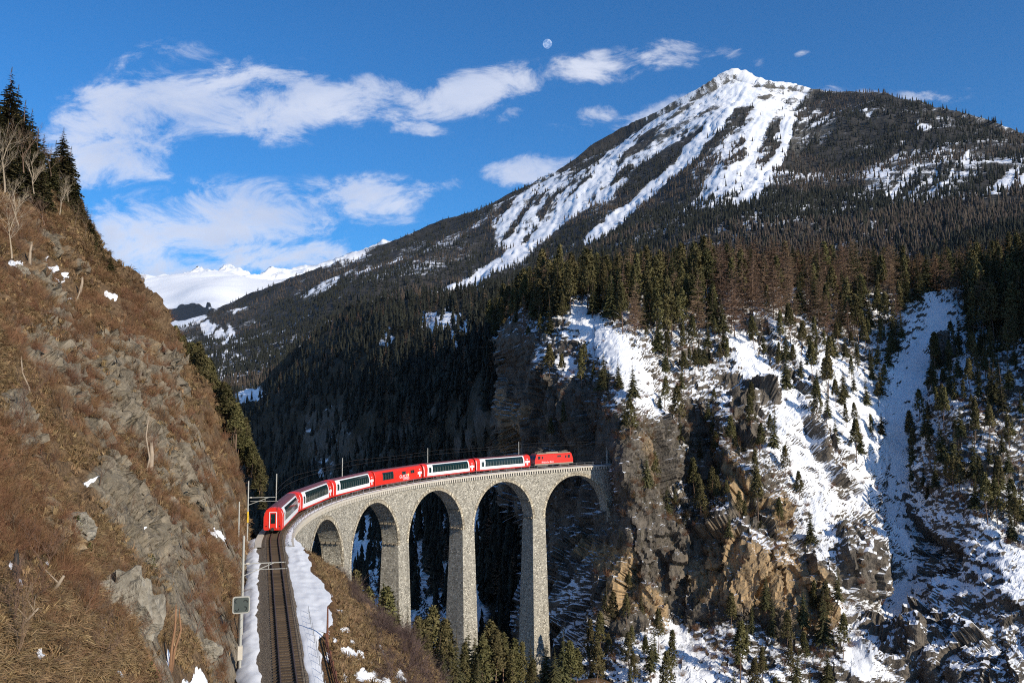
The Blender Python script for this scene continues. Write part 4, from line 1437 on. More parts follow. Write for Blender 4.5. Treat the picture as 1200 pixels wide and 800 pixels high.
def end_face(root, sgn, tail):
    """red end wall: white framed door, gangway bellows or buffer"""
    y = sgn * 9.12
    fr = MB()
    for (x0, x1, z0, z1) in ((-.52, -.43, .75, 2.95), (.43, .52, .75, 2.95), (-.43, .43, 2.86, 2.95)):
        fr.box(x0, x1, min(y, y + sgn * .1), max(y, y + sgn * .1), z0, z1)
    f = fr.build('door_frame', M_WHITE, root)
    d = MB().box(-.43, .43, min(y, y + sgn * .05), max(y, y + sgn * .05), .75, 2.86).build('end_door', M_RED, root)
    MB().box(-.3, .3, min(y, y + sgn * .075), max(y, y + sgn * .075), 1.35, 2.7).build('door_pane', M_GLASS, d)
    if not tail:
        b = MB()
        for k in range(4):
            w = .62 if k % 2 else .56
            ya, yb = y + sgn * (.1 + .08 * k), y + sgn * (.18 + .08 * k)
            b.box(-w, w, min(ya, yb), max(ya, yb), .8, 3.02 if k % 2 else 2.96)
        tag(b.build('gangway_bellows', M_BLACK, root))
    else:
        for sx in (-.9, .9):
            MB().tube([(sx, y, 1.0), (sx, y + sgn * .06, 1.0)], .09, 10).build('tail_lamp', M_BLACK, root)
    c = MB().tube([(0, y, .62), (0, y + sgn * .42, .62)], .12, 10)
    c.tube([(0, y + sgn * .4, .62), (0, y + sgn * .46, .62)], .24, 12)
    c.build('coupler', M_DARK, root)


def panorama_coach(s, label, flip=False, tail=False):
    root = empty('panorama_coach')
    root.matrix_world = trk_frame(s)
    tag(root, label, 'railway coach', 'red and white panorama coaches of the train')
    shell(-9.12, 9.12).build('body', M_RED, root)
    roof_sheet(-7.9, 7.9, 3.3, .012).build('roof', M_ROOF, root)
    f = -1 if flip else 1
    for side in (1, -1):
        y0, y1 = (-7.9, 7.1) if f > 0 else (-7.1, 7.9)
        side_sheet(side, y0, y1, .78, 3.32, .010, .25).build('white_panel', M_WHITE, root)
        # one long glazed band of six panes and a short separate one at the end
        a, b = y0 + 1.75 if f > 0 else y0 + .45, y1 - .45 if f > 0 else y1 - 1.75
        band = side_sheet(side, a, b, 1.45, 3.14, .02, .15).build('window_band', M_BLACK, root)
        n = 6
        for k in range(n):
            p0, p1 = a + .18 + (b - a - .36) * k / n + .03, a + .18 + (b - a - .36) * (k + 1) / n - .03
            side_sheet(side, p0, p1, 1.52, 2.52, .028).build('pane', M_GLASS, band)
            side_sheet(side, p0, p1, 2.56, 3.09, .028).build('roof_pane', M_GLASS, band)
        q0, q1 = (y0 + .55, y0 + 1.35) if f > 0 else (y1 - 1.35, y1 - .55)
        side_sheet(side, q0, q1, 1.45, 2.6, .02).build('end_window', M_GLASS, root)
        swiss_cross(root, side, 8.02, 1.75, 1.6)
        side_sheet(side, -9.0, -8.86, .8, 3.0, .012).build('end_stripe', M_WHITE, root)
        side_sheet(side, -8.75, -8.15, .8, 2.75, .012).build('door', M_RED, root)
    u = MB().box(-.95, .95, -4.6, -1.2, .18, .6).box(-.95, .95, .3, 3.9, .18, .6)
    u.build('underfloor_equipment', M_GREYUF, root)
    for y in (-6.6, 6.6): bogie(root, y)
    end_face(root, -1, tail)
    end_face(root, 1, False)
    return root


def service_coach(s, label):
    root = empty('service_coach')
    root.matrix_world = trk_frame(s)
    tag(root, label, 'railway coach')
    shell(-9.12, 9.12).build('body', M_RED, root)
    roof_sheet(-8.8, 8.8, 3.35, .012).build('roof', M_ROOF, root)
    for side in (1, -1):
        fr = side_sheet(side, -6.4, -2.4, 1.4, 2.95, .014).build('window_group', M_BLACK, root)
        for k in range(2):
            for (z0, z1) in ((1.48, 2.2), (2.28, 2.86)):
                side_sheet(side, -6.28 + 1.95 * k, -4.5 + 1.95 * k, z0, z1, .024).build('pane', M_GLASS, fr)
        for y in (1.6, 5.0):
            w = side_sheet(side, y - .75, y + .75, 1.95, 2.6, .014).build('window', M_BLACK, root)
            side_sheet(side, y - .62, y + .62, 2.02, 2.53, .024).build('pane', M_GLASS, w)
        swiss_cross(root, side, 8.02, 1.75, 1.7)
        M = Matrix.Translation((side * 1.338, 0, 0)) @ Matrix.Rotation(side * math.pi / 2, 4, 'Z') @ Matrix.Rotation(math.pi / 2, 4, 'X')
        text_mesh('GLACIER', .95, M_WHITE, 'lettering', root, Matrix.Translation((side * 1.34, side * .3 + 1.4, 1.55)) @ Matrix.Rotation(side * math.pi / 2, 4, 'Z') @ Matrix.Rotation(math.pi / 2, 4, 'X'))
        text_mesh('EXPRESS', .62, M_WHITE, 'lettering', root, Matrix.Translation((side * 1.34, side * .3 + 2.2, .98)) @ Matrix.Rotation(side * math.pi / 2, 4, 'Z') @ Matrix.Rotation(math.pi / 2, 4, 'X'))
        e = MB()
        for (p, q, r) in ((3.3, 1.75, .34), (3.62, 2.0, .26), (3.15, 2.08, .2)):
            n = 8
            e.add([(side * 1.343, p + r * math.cos(2 * math.pi * j / n), q + r * math.sin(2 * math.pi * j / n)) for j in range(n)], [tuple(range(n))])
            break
        e.build('yellow_emblem', M_YELLOW, root)
    MB().box(-.95, .95, -4.6, 3.9, .18, .6).build('underfloor_equipment', M_GREYUF, root)
    for y in (-6.6, 6.6): bogie(root, y)
    end_face(root, -1, False)
    end_face(root, 1, False)


def locomotive(s):
    root = empty('electric_locomotive')
    root.matrix_world = trk_frame(s)
    tag(root, 'red electric locomotive with roof pantographs at the head of the train', 'locomotive')
    L = 6.1
    # body: sides, sloped cab fronts
    mb = MB()
    sec = [(1.33, 1.0), (1.33, 3.15), (1.05, 3.45), (0, 3.5), (-1.05, 3.45), (-1.33, 3.15), (-1.33, 1.0)]
    st = [(-L, 1.0), (-L + .05, 1.9), (-L + .55, 3.45)]

    def yend(z): return L - (0 if z < 1.9 else (z - 1.9) / 1.6 * .55)
    n = len(sec)
    rows = []
    for sg in (-1, 1):
        for (x, z) in sec: rows.append((x, sg * yend(z), z))
    mid = [(1.33, 1.9), (-1.33, 1.9)]
    vs = rows
    fs = [(j, n + j, n + (j + 1) % n, (j + 1) % n) for j in range(n)]
    mb.add(vs, fs)
    for sg in (-1, 1):
        a = [(1.33, sg * L, 1.0), (1.33, sg * L, 1.9), (-1.33, sg * L, 1.9), (-1.33, sg * L, 1.0)]
        mb.add(a, [(0, 1, 2, 3)])
        b = [(1.33, sg * L, 1.9), (1.33, sg * yend(3.15), 3.15), (1.05, sg * yend(3.45), 3.45), (0, sg * yend(3.5), 3.5), (-1.05, sg * yend(3.45), 3.45), (-1.33, sg * yend(3.15), 3.15), (-1.33, sg * L, 1.9)]
        mb.add(b, [tuple(range(7))])
        # cheek between the straight and sloped front
        for sx in (1.33, -1.33):
            mb.add([(sx, sg * L, 1.0), (sx, sg * L, 1.9), (sx, sg * yend(3.15), 3.15)], [(0, 1, 2)])
    mb.build('body', M_RED, root)
    MB().box(-1.2, 1.2, -5.3, 5.3, 3.44, 3.6).build('roof', M_ROOFG, root)
    MB().box(-1.28, 1.28, -L - .05, L + .05, .72, 1.0).build('underframe', M_ROOFG, root)
    for sg in (-1, 1):
        y = sg * (L - .22)
        for sx in (-.66, .66):
            w = MB()
            y0, y1 = sg * (yend(2.2) + .02), sg * (yend(3.0) + .02)
            w.add([(sx - .52, y0, 2.2), (sx + .52, y0, 2.2), (sx + .52, y1, 3.0), (sx - .52, y1, 3.0)], [(0, 1, 2, 3)])
            w.build('windscreen', M_GLASS, root)
            MB().tube([(sx * 1.35, sg * (L - .05), 1.45), (sx * 1.35, sg * (L + .05), 1.45)], .13, 10).build('headlamp', M_WHITE, root)
        for side in (1, -1):
            MB().box(min(side * 1.32, side * 1.345), max(side * 1.32, side * 1.345), sg * 4.75 - .38, sg * 4.75 + .38, 2.15, 2.9).build('cab_window', M_GLASS, root)
            d = MB().box(min(side * 1.32, side * 1.342), max(side * 1.32, side * 1.342), sg * 3.75 - .33, sg * 3.75 + .33, 1.1, 2.95).build('cab_door', M_RED, root)
            MB().box(min(side * 1.33, side * 1.352), max(side * 1.33, side * 1.352), sg * 3.75 - .22, sg * 3.75 + .22, 2.2, 2.8).build('door_pane', M_GLASS, d)
        MB().box(-1.2, 1.2, min(sg * L, sg * (L + .12)), max(sg * L, sg * (L + .12)), .25, .72).build('snow_plough', M_DARK, root)
        c = MB().tube([(0, sg * L, .8), (0, sg * (L + .38), .8)], .12, 10)
        c.tube([(0, sg * (L + .34), .8), (0, sg * (L + .4), .8)], .26, 12)
        c.build('coupler', M_DARK, root)
        bo = MB().box(-.85, .85, sg * 3.4 - 1.7, sg * 3.4 + 1.7, .3, .7).box(-1.05, -.85, sg * 3.4 - 1.6, sg * 3.4 + 1.6, .3, .74).box(.85, 1.05, sg * 3.4 - 1.6, sg * 3.4 + 1.6, .3, .74).build('bogie', M_GREYUF, root)
        for dy in (-1.1, 1.1):
            w = MB()
            for sx in (-.58, .48):
                w.tube([(sx, sg * 3.4 + dy, .5), (sx + .1, sg * 3.4 + dy, .5)], .5, 16)
            w.tube([(-.58, sg * 3.4 + dy, .5), (.58, sg * 3.4 + dy, .5)], .08, 8).build('wheelset', M_DARK, bo)
        # pantograph: insulators, frame, lower and upper arms, contact strip
        p = MB()
        for (a, b) in ((-.6, -.8), (.6, -.8), (-.6, .8), (.6, .8)):
            p.bar((a, sg * 3.9 + b, 3.6), (a, sg * 3.9 + b, 3.82), .1)
        for a in (-.6, .6): p.bar((a, sg * 3.9 - .95, 3.85), (a, sg * 3.9 + .95, 3.85), .07)
        up = 4.95 if sg < 0 else 4.12
        kn = (4.35, 1.1) if sg < 0 else (3.98, 1.25)
        for a in (-.45, .45):
            p.bar((a, sg * 3.9 - .9, 3.88), (a * .7, sg * 3.9 + kn[1], kn[0]), .06)
            p.bar((a * .7, sg * 3.9 + kn[1], kn[0]), (a, sg * 3.9, up), .05)
        p.bar((-.75, sg * 3.9 - .18, up), (.75, sg * 3.9 - .18, up), .06).bar((-.75, sg * 3.9 + .18, up), (.75, sg * 3.9 + .18, up), .06)
        tag(p.build('pantograph', M_GREYUF, root), kind='stuff')
    for side in (1, -1):
        for y in (-1.6, 0.0, 1.6):
            g = MB().box(min(side * 1.32, side * 1.345), max(side * 1.32, side * 1.345), y - .6, y + .6, 2.45, 2.95).build('louvre', M_DARK if y > 1 else M_RED, root)
        text_mesh('Rhätische Bahn', .62, M_WHITE, 'lettering', root, Matrix.Translation((side * 1.345, -2.1 * 1, 1.35)) @ Matrix.Rotation(side * math.pi / 2, 4, 'Z') @ Matrix.Rotation(math.pi / 2, 4, 'X'))
    e = MB().box(-.5, .5, -1.9, 1.9, 3.6, 3.82)
    e.build('roof_equipment', M_ROOFG, root)


panorama_coach(9.1, 'last coach of the train, its red end wall and white framed door facing the camera', tail=True)
panorama_coach(28.0, 'panorama coach second from the tail of the train, next to the last coach')
panorama_coach(46.9, 'panorama coach just behind the all red service coach')
service_coach(65.8, 'all red service coach with two small windows and white lettering in mid train')
panorama_coach(84.7, 'panorama coach just ahead of the all red service coach')
panorama_coach(103.5, 'panorama coach directly behind the red locomotive')
locomotive(120.2)


# ------------------------------------------------------------------ catenary
def mast(s, off, label, h=7.2, base=-.6, arm=1, band=False, group=None, r=.095, catlabel='catenary mast', name='catenary_mast'):
    root = empty(name, trk(s, off, base), (0, 0, -heading(s)))
    tag(root, label, catlabel, group)
    MB().tube([(0, 0, 0), (0, 0, h)], [r * 1.15, r * .9], 10).build('pole', M_MAST, root)
    MB().box(-.28, .28, -.28, .28, -.6, .12).build('foot', M_CAP, root)
    if band:
        MB().tube([(0, 0, 2.6), (0, 0, 4.1)], [r * 1.3, r * 1.3], 10).build('yellow_band', M_YELLOW, root)
    if arm:
        d = -1 if off > 0 else 1
        reach = abs(off) + .1
        a = MB().bar((0, 0, 5.95), (d * reach, 0, 5.95), .07)
        a.bar((0, 0, 4.95), (d * reach * .72, 0, 5.92), .06).bar((d * reach * .6, 0, 5.9), (d * reach * .6, 0, 5.45), .04)
        a.bar((d * .3, 0, 5.45), (d * reach * 1.05, 0, 5.4), .045)
        tag(a.build('cantilever', M_MAST, root), kind='stuff')
        MB().tube([(d * .25, 0, 5.95), (d * .5, 0, 5.95)], .09, 8).build('insulator', M_CAP, root)
    return root


for s, lab in ((16.5, 'pale catenary mast just behind the second coach from the tail'), (49, 'pale catenary mast rising above the roof of the third coach from the tail'),
               (81, 'pale catenary mast rising above the coach ahead of the red service coach'), (111.5, 'pale catenary mast at the rear end of the locomotive')):
    mast(s, -2.45, lab, 7.3, -.6, 0, group='catenary masts along the viaduct')
mast(-3.0, -3.6, 'catenary mast with a yellow band on the pole beside the last coach', 8.2, -.6, 1, band=True)
mast(-14.0, -4.4, 'slim pale pole against the rocks left of the last coach', 6.6, -.4, 0)
mast(-48.5, -3.35, 'tall white catenary mast with a bracket over the bare track in the foreground', 8.3, -.8, 1, r=.11)
mast(-38, -5.2, 'short thin pale pole standing by the rock left of the snow lane', 3.4, -.2, 0, r=.06)


def sign():
    root = empty('signal_board', trk(-57.5, -3.3, -.7), (0, 0, -heading(-57.5)))
    tag(root, 'square dark grey line sign with a white rounded border on a white post', 'line sign')
    MB().tube([(0, 0, 0), (0, 0, 4.7)], .11, 10).build('post', M_MAST, root)
    MB().box(-.17, .17, -.17, .17, .6, 1.6).build('post_box', M_CAP, root)

    def rr(w, y, c, m, name, par, z0):
        n = 6
        pts = []
        for (cx, cz, a0) in ((w - c, w - c, 0), (-w + c, w - c, 90), (-w + c, -w + c, 180), (w - c, -w + c, 270)):
            for k in range(n + 1):
                a = R_(a0 + 90 * k / n)
                pts.append((cx + c * math.cos(a), cz + c * math.sin(a)))
        N = len(pts)
        mb = MB()
        mb.add([(p, yy, z0 + q) for yy in (y - .02, y + .02) for p, q in pts], [tuple(range(N)), tuple(range(N, 2 * N))[::-1]] + [(j, N + j, N + (j + 1) % N, (j + 1) % N) for j in range(N)])
        return mb.build(name, m, par)
    z0 = 4.6
    b = rr(.62, -.16, .16, M_MAST, 'border', root, z0)
    p = rr(.53, -.185, .12, plain('grey_sign_face', (0.055, 0.068, 0.062), .6), 'face', root, z0)
    for (cx, cz, a0) in ((-.3, -.28, 200), (-.32, .3, 80), (.3, .22, -20), (.26, -.26, -70)):
        mb = MB()
        mb.tube([(cx + .13 * math.cos(R_(a0 + t)), -.215, z0 + cz + .13 * math.sin(R_(a0 + t))) for t in range(0, 181, 20)], .03, 5)
        mb.build('black_hook_mark', M_BLACK, p)


sign()


def wires():
    for (h, nm, lab) in ((5.35, 'contact_wire', 'thin dark contact wire hung above the track and train'), (6.3, 'catenary_wire', 'thin dark carrying wire hung above the contact wire')):
        ss = [-110 + 2.0 * k for k in range(125)]
        mb = MB().tube([trk(s, 0, h - (0.0 if h < 6 else .35 * math.sin(math.pi * ((s + 110) % 32) / 32))) for s in ss], .018, 4)
        tag(mb.build(nm, M_WIRE), lab, 'overhead wire')


wires()
# ------------------------------------------------------------------ trees
M_NEEDLE = foliage('spruce_needles', (0.044, 0.047, 0.020), (0.112, 0.101, 0.045), 0.015, 0.3)
M_PINE = foliage('pine_needles', (0.058, 0.055, 0.022), (0.14, 0.118, 0.05), 0.015, 0.3)
M_LARCH = foliage('bare_larch_twigs', (0.15, 0.098, 0.062), (0.28, 0.185, 0.12), 0.012, 0.25)
M_BARK = plain('conifer_bark', (0.19, 0.125, 0.088), 0.9, var=0.4, scale=1.5, spec=0.1, rand=0.3)
M_PALEBARK = plain('pale_bark', (0.36, 0.29, 0.21), 0.9, var=0.3, scale=2, spec=0.1, rand=0.2)
M_TWIG = foliage('bare_twigs', (0.105, 0.065, 0.045), (0.20, 0.135, 0.09), 0.012, 0.3)
M_STRAW = foliage('dry_grass', (0.18, 0.112, 0.055), (0.34, 0.235, 0.125), 0.012, 0.35)
M_BRUSH = foliage('dry_brush', (0.13, 0.066, 0.034), (0.235, 0.13, 0.07), 0.015, 0.3)
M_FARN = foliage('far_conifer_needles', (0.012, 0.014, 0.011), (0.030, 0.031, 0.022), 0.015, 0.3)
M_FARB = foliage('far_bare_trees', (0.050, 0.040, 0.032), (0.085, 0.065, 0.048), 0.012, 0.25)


NORM = {}


class Leaf:
    """numpy collector for many small quads"""
    def __init__(self, round=False):
        self.q = []
        self.round = round

    def quads(self, Q):
        self.q.append(np.asarray(Q, float).reshape(-1, 4, 3))

    def mesh(self, name, m, smooth=False):
        Q = np.concatenate(self.q)
        n = len(Q)
        if self.round:
            # leaves turn their faces outward and up; shading normals follow the crown
            fn = np.cross(Q[:, 1] - Q[:, 0], Q[:, 2] - Q[:, 0])
            fn /= np.linalg.norm(fn, axis=1, keepdims=True) + 1e-9
            c = Q.mean(1) * np.array([1, 1, 0])
            c = c / (np.linalg.norm(c, axis=1, keepdims=True) + 1e-6) + np.array([0, 0, .6])
            flip = np.sum(fn * c, 1) < 0
            Q[flip] = Q[flip][:, ::-1]
            fn[flip] *= -1
        me = np_mesh(name, Q.reshape(-1, 3), np.arange(n * 4).reshape(n, 4), m, smooth=smooth)
        if self.round:
            V = Q.reshape(-1, 3)
            rad = V * np.array([1, 1, 0])
            rad /= np.linalg.norm(rad, axis=1, keepdims=True) + 1e-6
            N = rad * .5 + np.array([0, 0, .4]) + np.repeat(fn, 4, 0) * .8
            N /= np.linalg.norm(N, axis=1, keepdims=True)
            NORM[me] = N
            me.polygons.foreach_set('use_smooth', np.ones(n, bool))
            me.normals_split_custom_set(N.tolist())
        return me


def trunk_mesh(h, r, m, n=6, lean=0.02, seed=0, name='trunk', top=0.98):
    g = random.Random(seed)
    pts = [(g.uniform(-1, 1) * lean * h * k / 6, g.uniform(-1, 1) * lean * h * k / 6, h * top * k / 6 - .4) for k in range(7)]
    return MB().tube(pts, [r * (1 - .93 * k / 6) for k in range(7)], n).mesh(name, m, True)


def sprays(r, base, tip, nq, w, droop):
    """rows of needle sprays along branches: base, tip (N, 3)"""
    N = len(base)
    d = tip - base
    L = np.linalg.norm(d, axis=1, keepdims=True) + 1e-9
    side = np.cross(d / L, np.array([0, 0, 1.0]))
    out = []
    for k in range(nq):
        f0, f1 = (k + 0.15) / nq, min(1.0, (k + 1.35) / nq)
        a = base + d * f0
        b = base + d * f1
        a = a - np.array([0, 0, 1]) * (droop * L * f0 ** 2)
        b = b - np.array([0, 0, 1]) * (droop * L * f1 ** 2)
        ww = w * L * (1 - 0.55 * f0) * (0.7 + 0.6 * r.random((N, 1)))
        for sg in (-1, 1):
            tilt = np.array([0, 0, 1]) * (-0.45 * ww * (0.3 + r.random((N, 1))))
            c = a + side * sg * ww + (b - a) * (0.55 + .4 * r.random((N, 1))) + tilt
            e = b + (b - a) * 0.25 * r.random((N, 1)) + side * sg * ww * .25 + np.array([0, 0, 1]) * (0.05 * L * (r.random((N, 1)) - .6))
            out.append(np.stack([a, c, e, b], 1))
        hl = np.array([0, 0, 1]) * (ww * (0.7 + .7 * r.random((N, 1))))
        out.append(np.stack([a, b, b - hl * .6, a + (b - a) * .35 - hl], 1))
    return np.concatenate(out)


def spruce_crown(seed, h=18.0, wid=0.17, lo=0.1, levels=44, per=9, nq=6, name='crown', m=None, gap=0.1, power=0.9):
    r = np.random.default_rng(seed)
    lf = Leaf(True)
    B, T = [], []
    for l in range(levels):
        t = (l + r.random() * .7) / levels
        z = h * (lo + (1 - lo) * t)
        R = h * wid * (1 - t) ** power * (0.8 + 0.35 * r.random()) + 0.02 * h * (1 - t)
        n = max(3, int(per * (1 - .45 * t)))
        a0 = r.random() * 7
        for k in range(n):
            if r.random() < gap: continue
            a = a0 + 2 * math.pi * k / n + r.normal() * .2
            rr = R * (0.7 + 0.5 * r.random())
            zz = z + r.normal() * h * 0.012
            B.append((0, 0, zz))
            T.append((rr * math.cos(a), rr * math.sin(a), zz + rr * (0.12 - 0.35 * (1 - t))))
    B, T = np.array(B), np.array(T)
    lf.quads(sprays(r, B, T, nq, 0.26, 0.22))
    lf.quads(sprays(r, np.array([[0, 0, h * .94]] * 4), np.array([[.1, 0, h * 1.02], [-.1, 0.05, h * 1.02], [0, .12, h], [0, -.12, h * 1.01]]), 2, .3, 0))
    return lf.mesh(name, m or M_NEEDLE)


def pine_crown(seed, h=14.0, wid=0.2, lo=0.3, clumps=270, per=10, name='crown', m=None):
    """loose crown of needle tufts at the ends of ascending boughs"""
    r = np.random.default_rng(seed)
    lf = Leaf(True)
    for c in range(clumps):
        t = r.random() ** 0.85
        z = h * (lo + (0.97 - lo) * t)
        env = wid * h * (1 - t) ** 0.75 * (0.35 + 0.65 * min(1, t * 6 + .3))
        a = r.random() * 2 * math.pi
        rr = env * math.sqrt(r.random() * .9 + .1) * (1 + .25 * math.sin(3 * a + seed))
        cen = np.array([rr * math.cos(a), rr * math.sin(a), z - 0.12 * rr])
        s = h * 0.027 * (0.7 + 0.7 * r.random())
        N = per
        d = r.normal(size=(N, 3)) + np.array([.7 * math.cos(a), .7 * math.sin(a), .35])
        d /= np.linalg.norm(d, axis=1, keepdims=True)
        u = np.cross(d, r.normal(size=(N, 3)))
        u /= np.linalg.norm(u, axis=1, keepdims=True)
        p = cen + r.normal(size=(N, 3)) * s * .35
        e = p + d * s * 1.25
        lf.quads(np.stack([p - u * s * .12, p + d * s * .6 - u * s * .34, e, p + d * s * .6 + u * s * .34], 1))
        if c % 3 == 0:
            ax = np.array([[0, 0, z - .25 * rr]])
            sd = np.array([[-math.sin(a), math.cos(a), 0]]) * .03
            lf.quads(np.stack([ax - sd, ax + sd, cen[None] + sd * .3, cen[None] - sd * .3], 1))
    return lf.mesh(name, m or M_PINE)


def larch_crown(seed, h=18.0, wid=0.15, levels=38, per=6, name='crown', m=None, lo=0.14):
    r = np.random.default_rng(seed)
    lf = Leaf()
    B, T = [], []
    for l in range(levels):
        t = (l + r.random()) / levels
        z = h * (lo + (1 - lo) * t)
        R = h * wid * (1 - t) ** .8 * (.75 + .5 * r.random()) + .02 * h * (1 - t)
        for k in range(max(3, int(per * (1 - .3 * t)))):
            a = r.random() * 2 * math.pi
            rr = R * (.6 + .6 * r.random())
            B.append((0, 0, z))
            T.append((rr * math.cos(a), rr * math.sin(a), z + rr * (0.25 * r.normal() * .6 + .05)))
    B, T = np.array(B), np.array(T)
    d = T - B
    L = np.linalg.norm(d, axis=1, keepdims=True)
    side = np.cross(d / L, [0, 0, 1.0])
    w = 0.0026 * h
    up = np.array([0, 0, w])
    lf.quads(np.stack([B - up, B + up, T + up * .4, T - up * .4], 1))
    for k in range(8):
        f = r.random((len(B), 1)) * .85 + .15
        p = B + d * f
        ln = L * (.18 + .22 * r.random((len(B), 1))) * (1.15 - f * .6)
        for sg in (-1, 1):
            q = p + (d / L * (.5 + .5 * r.random((len(B), 1))) + side * sg * (.5 + .5 * r.random((len(B), 1))) + np.array([0, 0, 1]) * (r.random((len(B), 1)) - .55)) * ln
            wd = np.cross(q - p, r.normal(size=p.shape))
            wd = wd / (np.linalg.norm(wd, axis=1, keepdims=True) + 1e-9) * w * .9
            lf.quads(np.stack([p - wd, p + wd, q + wd * .4, q - wd * .4], 1))
    return lf.mesh(name, m or M_LARCH)


def bare_tree_mesh(seed, h=9.0, r0=.11, depth=5, spread=.55, m=None, sides=5, name='crown', lean=(0, 0), kids=(2, 4)):
    g = random.Random(seed)
    mb = MB()

    def grow(p, d, L, r, k):
        pts, rad = [p], [r]
        q = Vector(p)
        dd = Vector(d)
        n = 4 if k < 2 else 3
        for i in range(n):
            dd = (dd + Vector((g.gauss(0, .13), g.gauss(0, .13), g.gauss(0, .10) + .05))).normalized()
            q = q + dd * (L / n)
            pts.append(q.copy())
            rad.append(r * (1 - .55 * (i + 1) / n))
        mb.tube(pts, rad, sides if k < 2 else 3)
        if k >= depth: return
        for j in range(g.randint(*kids)):
            f = g.uniform(.35, 1.0)
            i = min(n - 1, int(f * n))
            b = pts[i].lerp(pts[i + 1], f * n - i)
            nd = (dd + Vector((g.gauss(0, spread), g.gauss(0, spread), g.gauss(0, spread * .5) + .15))).normalized()
            grow(b, nd, L * g.uniform(.5, .75), max(rad[i] * .62, .006), k + 1)
        grow(pts[-1], (dd + Vector((g.gauss(0, .2), g.gauss(0, .2), .1))).normalized(), L * .7, rad[-1], k + 1)
    grow(Vector((0, 0, -.3)), Vector((lean[0], lean[1], 1)).normalized(), h * .38, r0, 0)
    return mb.mesh(name, m or M_TWIG)


def tree_thing(name, parts, loc, sc, rz, label, group=None, tilt=(0, 0), cat='tree'):
    root = empty(name, loc, (tilt[0], tilt[1], rz))
    root.scale = (sc, sc, sc * 1.0)
    tag(root, label, cat, group)
    for pn, me in parts:
        lk(bpy.data.objects.new(pn, me), root)
    return root


SPRUCES = [[('trunk', trunk_mesh(18, .2, M_BARK, seed=k)), ('crown', spruce_crown(k, 18, (.11, .16, .13, .18)[k % 4], (.06, .16, .26, .10)[k % 4], 42 + k % 4, 9, 6, gap=.15 + .07 * (k % 3)))] for k in range(8)]
SUN_TINTED = [[('trunk', trunk_mesh(18, .2, M_BARK, seed=90 + k)), ('crown', spruce_crown(90 + k, 18, .15 + .02 * k, .05, 46, 9, 5, gap=.12, m=M_PINE))] for k in range(3)]  # spruces in lighter foliage, the sunlit look put into the colour
PINES = [[('trunk', trunk_mesh(14, .17, M_BARK, lean=.035, seed=20 + k)), ('crown', pine_crown(40 + k, 14, (.12, .16, .19, .14)[k % 4], (.25, .38, .30, .46)[k % 4], 190 + 25 * (k % 4)))] for k in range(8)]
LARCHES = [[('trunk', trunk_mesh(18, .17, M_BARK, lean=.02, seed=60 + k)), ('crown', larch_crown(70 + k, 18, .17 + .025 * (k % 3)))] for k in range(5)]


def joined(parts, name):
    """one mesh out of trunk and crown, for scattering"""
    V, Q, mi, N = [], [], [], []
    b = 0
    for k, (_, me) in enumerate(parts):
        v = np.empty(len(me.vertices) * 3, np.float32)
        me.vertices.foreach_get('co', v)
        v = v.reshape(-1, 3)
        q = np.array([list(p.vertices) for p in me.polygons if len(p.vertices) == 4])
        V.append(v)
        Q.append(q + b)
        mi += [k] * len(q)
        if me in NORM:
            N.append(NORM[me])
        else:
            r_ = v * np.array([1, 1, 0])
            N.append(r_ / (np.linalg.norm(r_, axis=1, keepdims=True) + 1e-6))
        b += len(v)
    Q, N = np.concatenate(Q), np.concatenate(N)
    me = np_mesh(name, np.concatenate(V), Q, [p[1].materials[0] for p in parts], mi=mi)
    me.normals_split_custom_set(N[Q.ravel()].tolist())
    return me


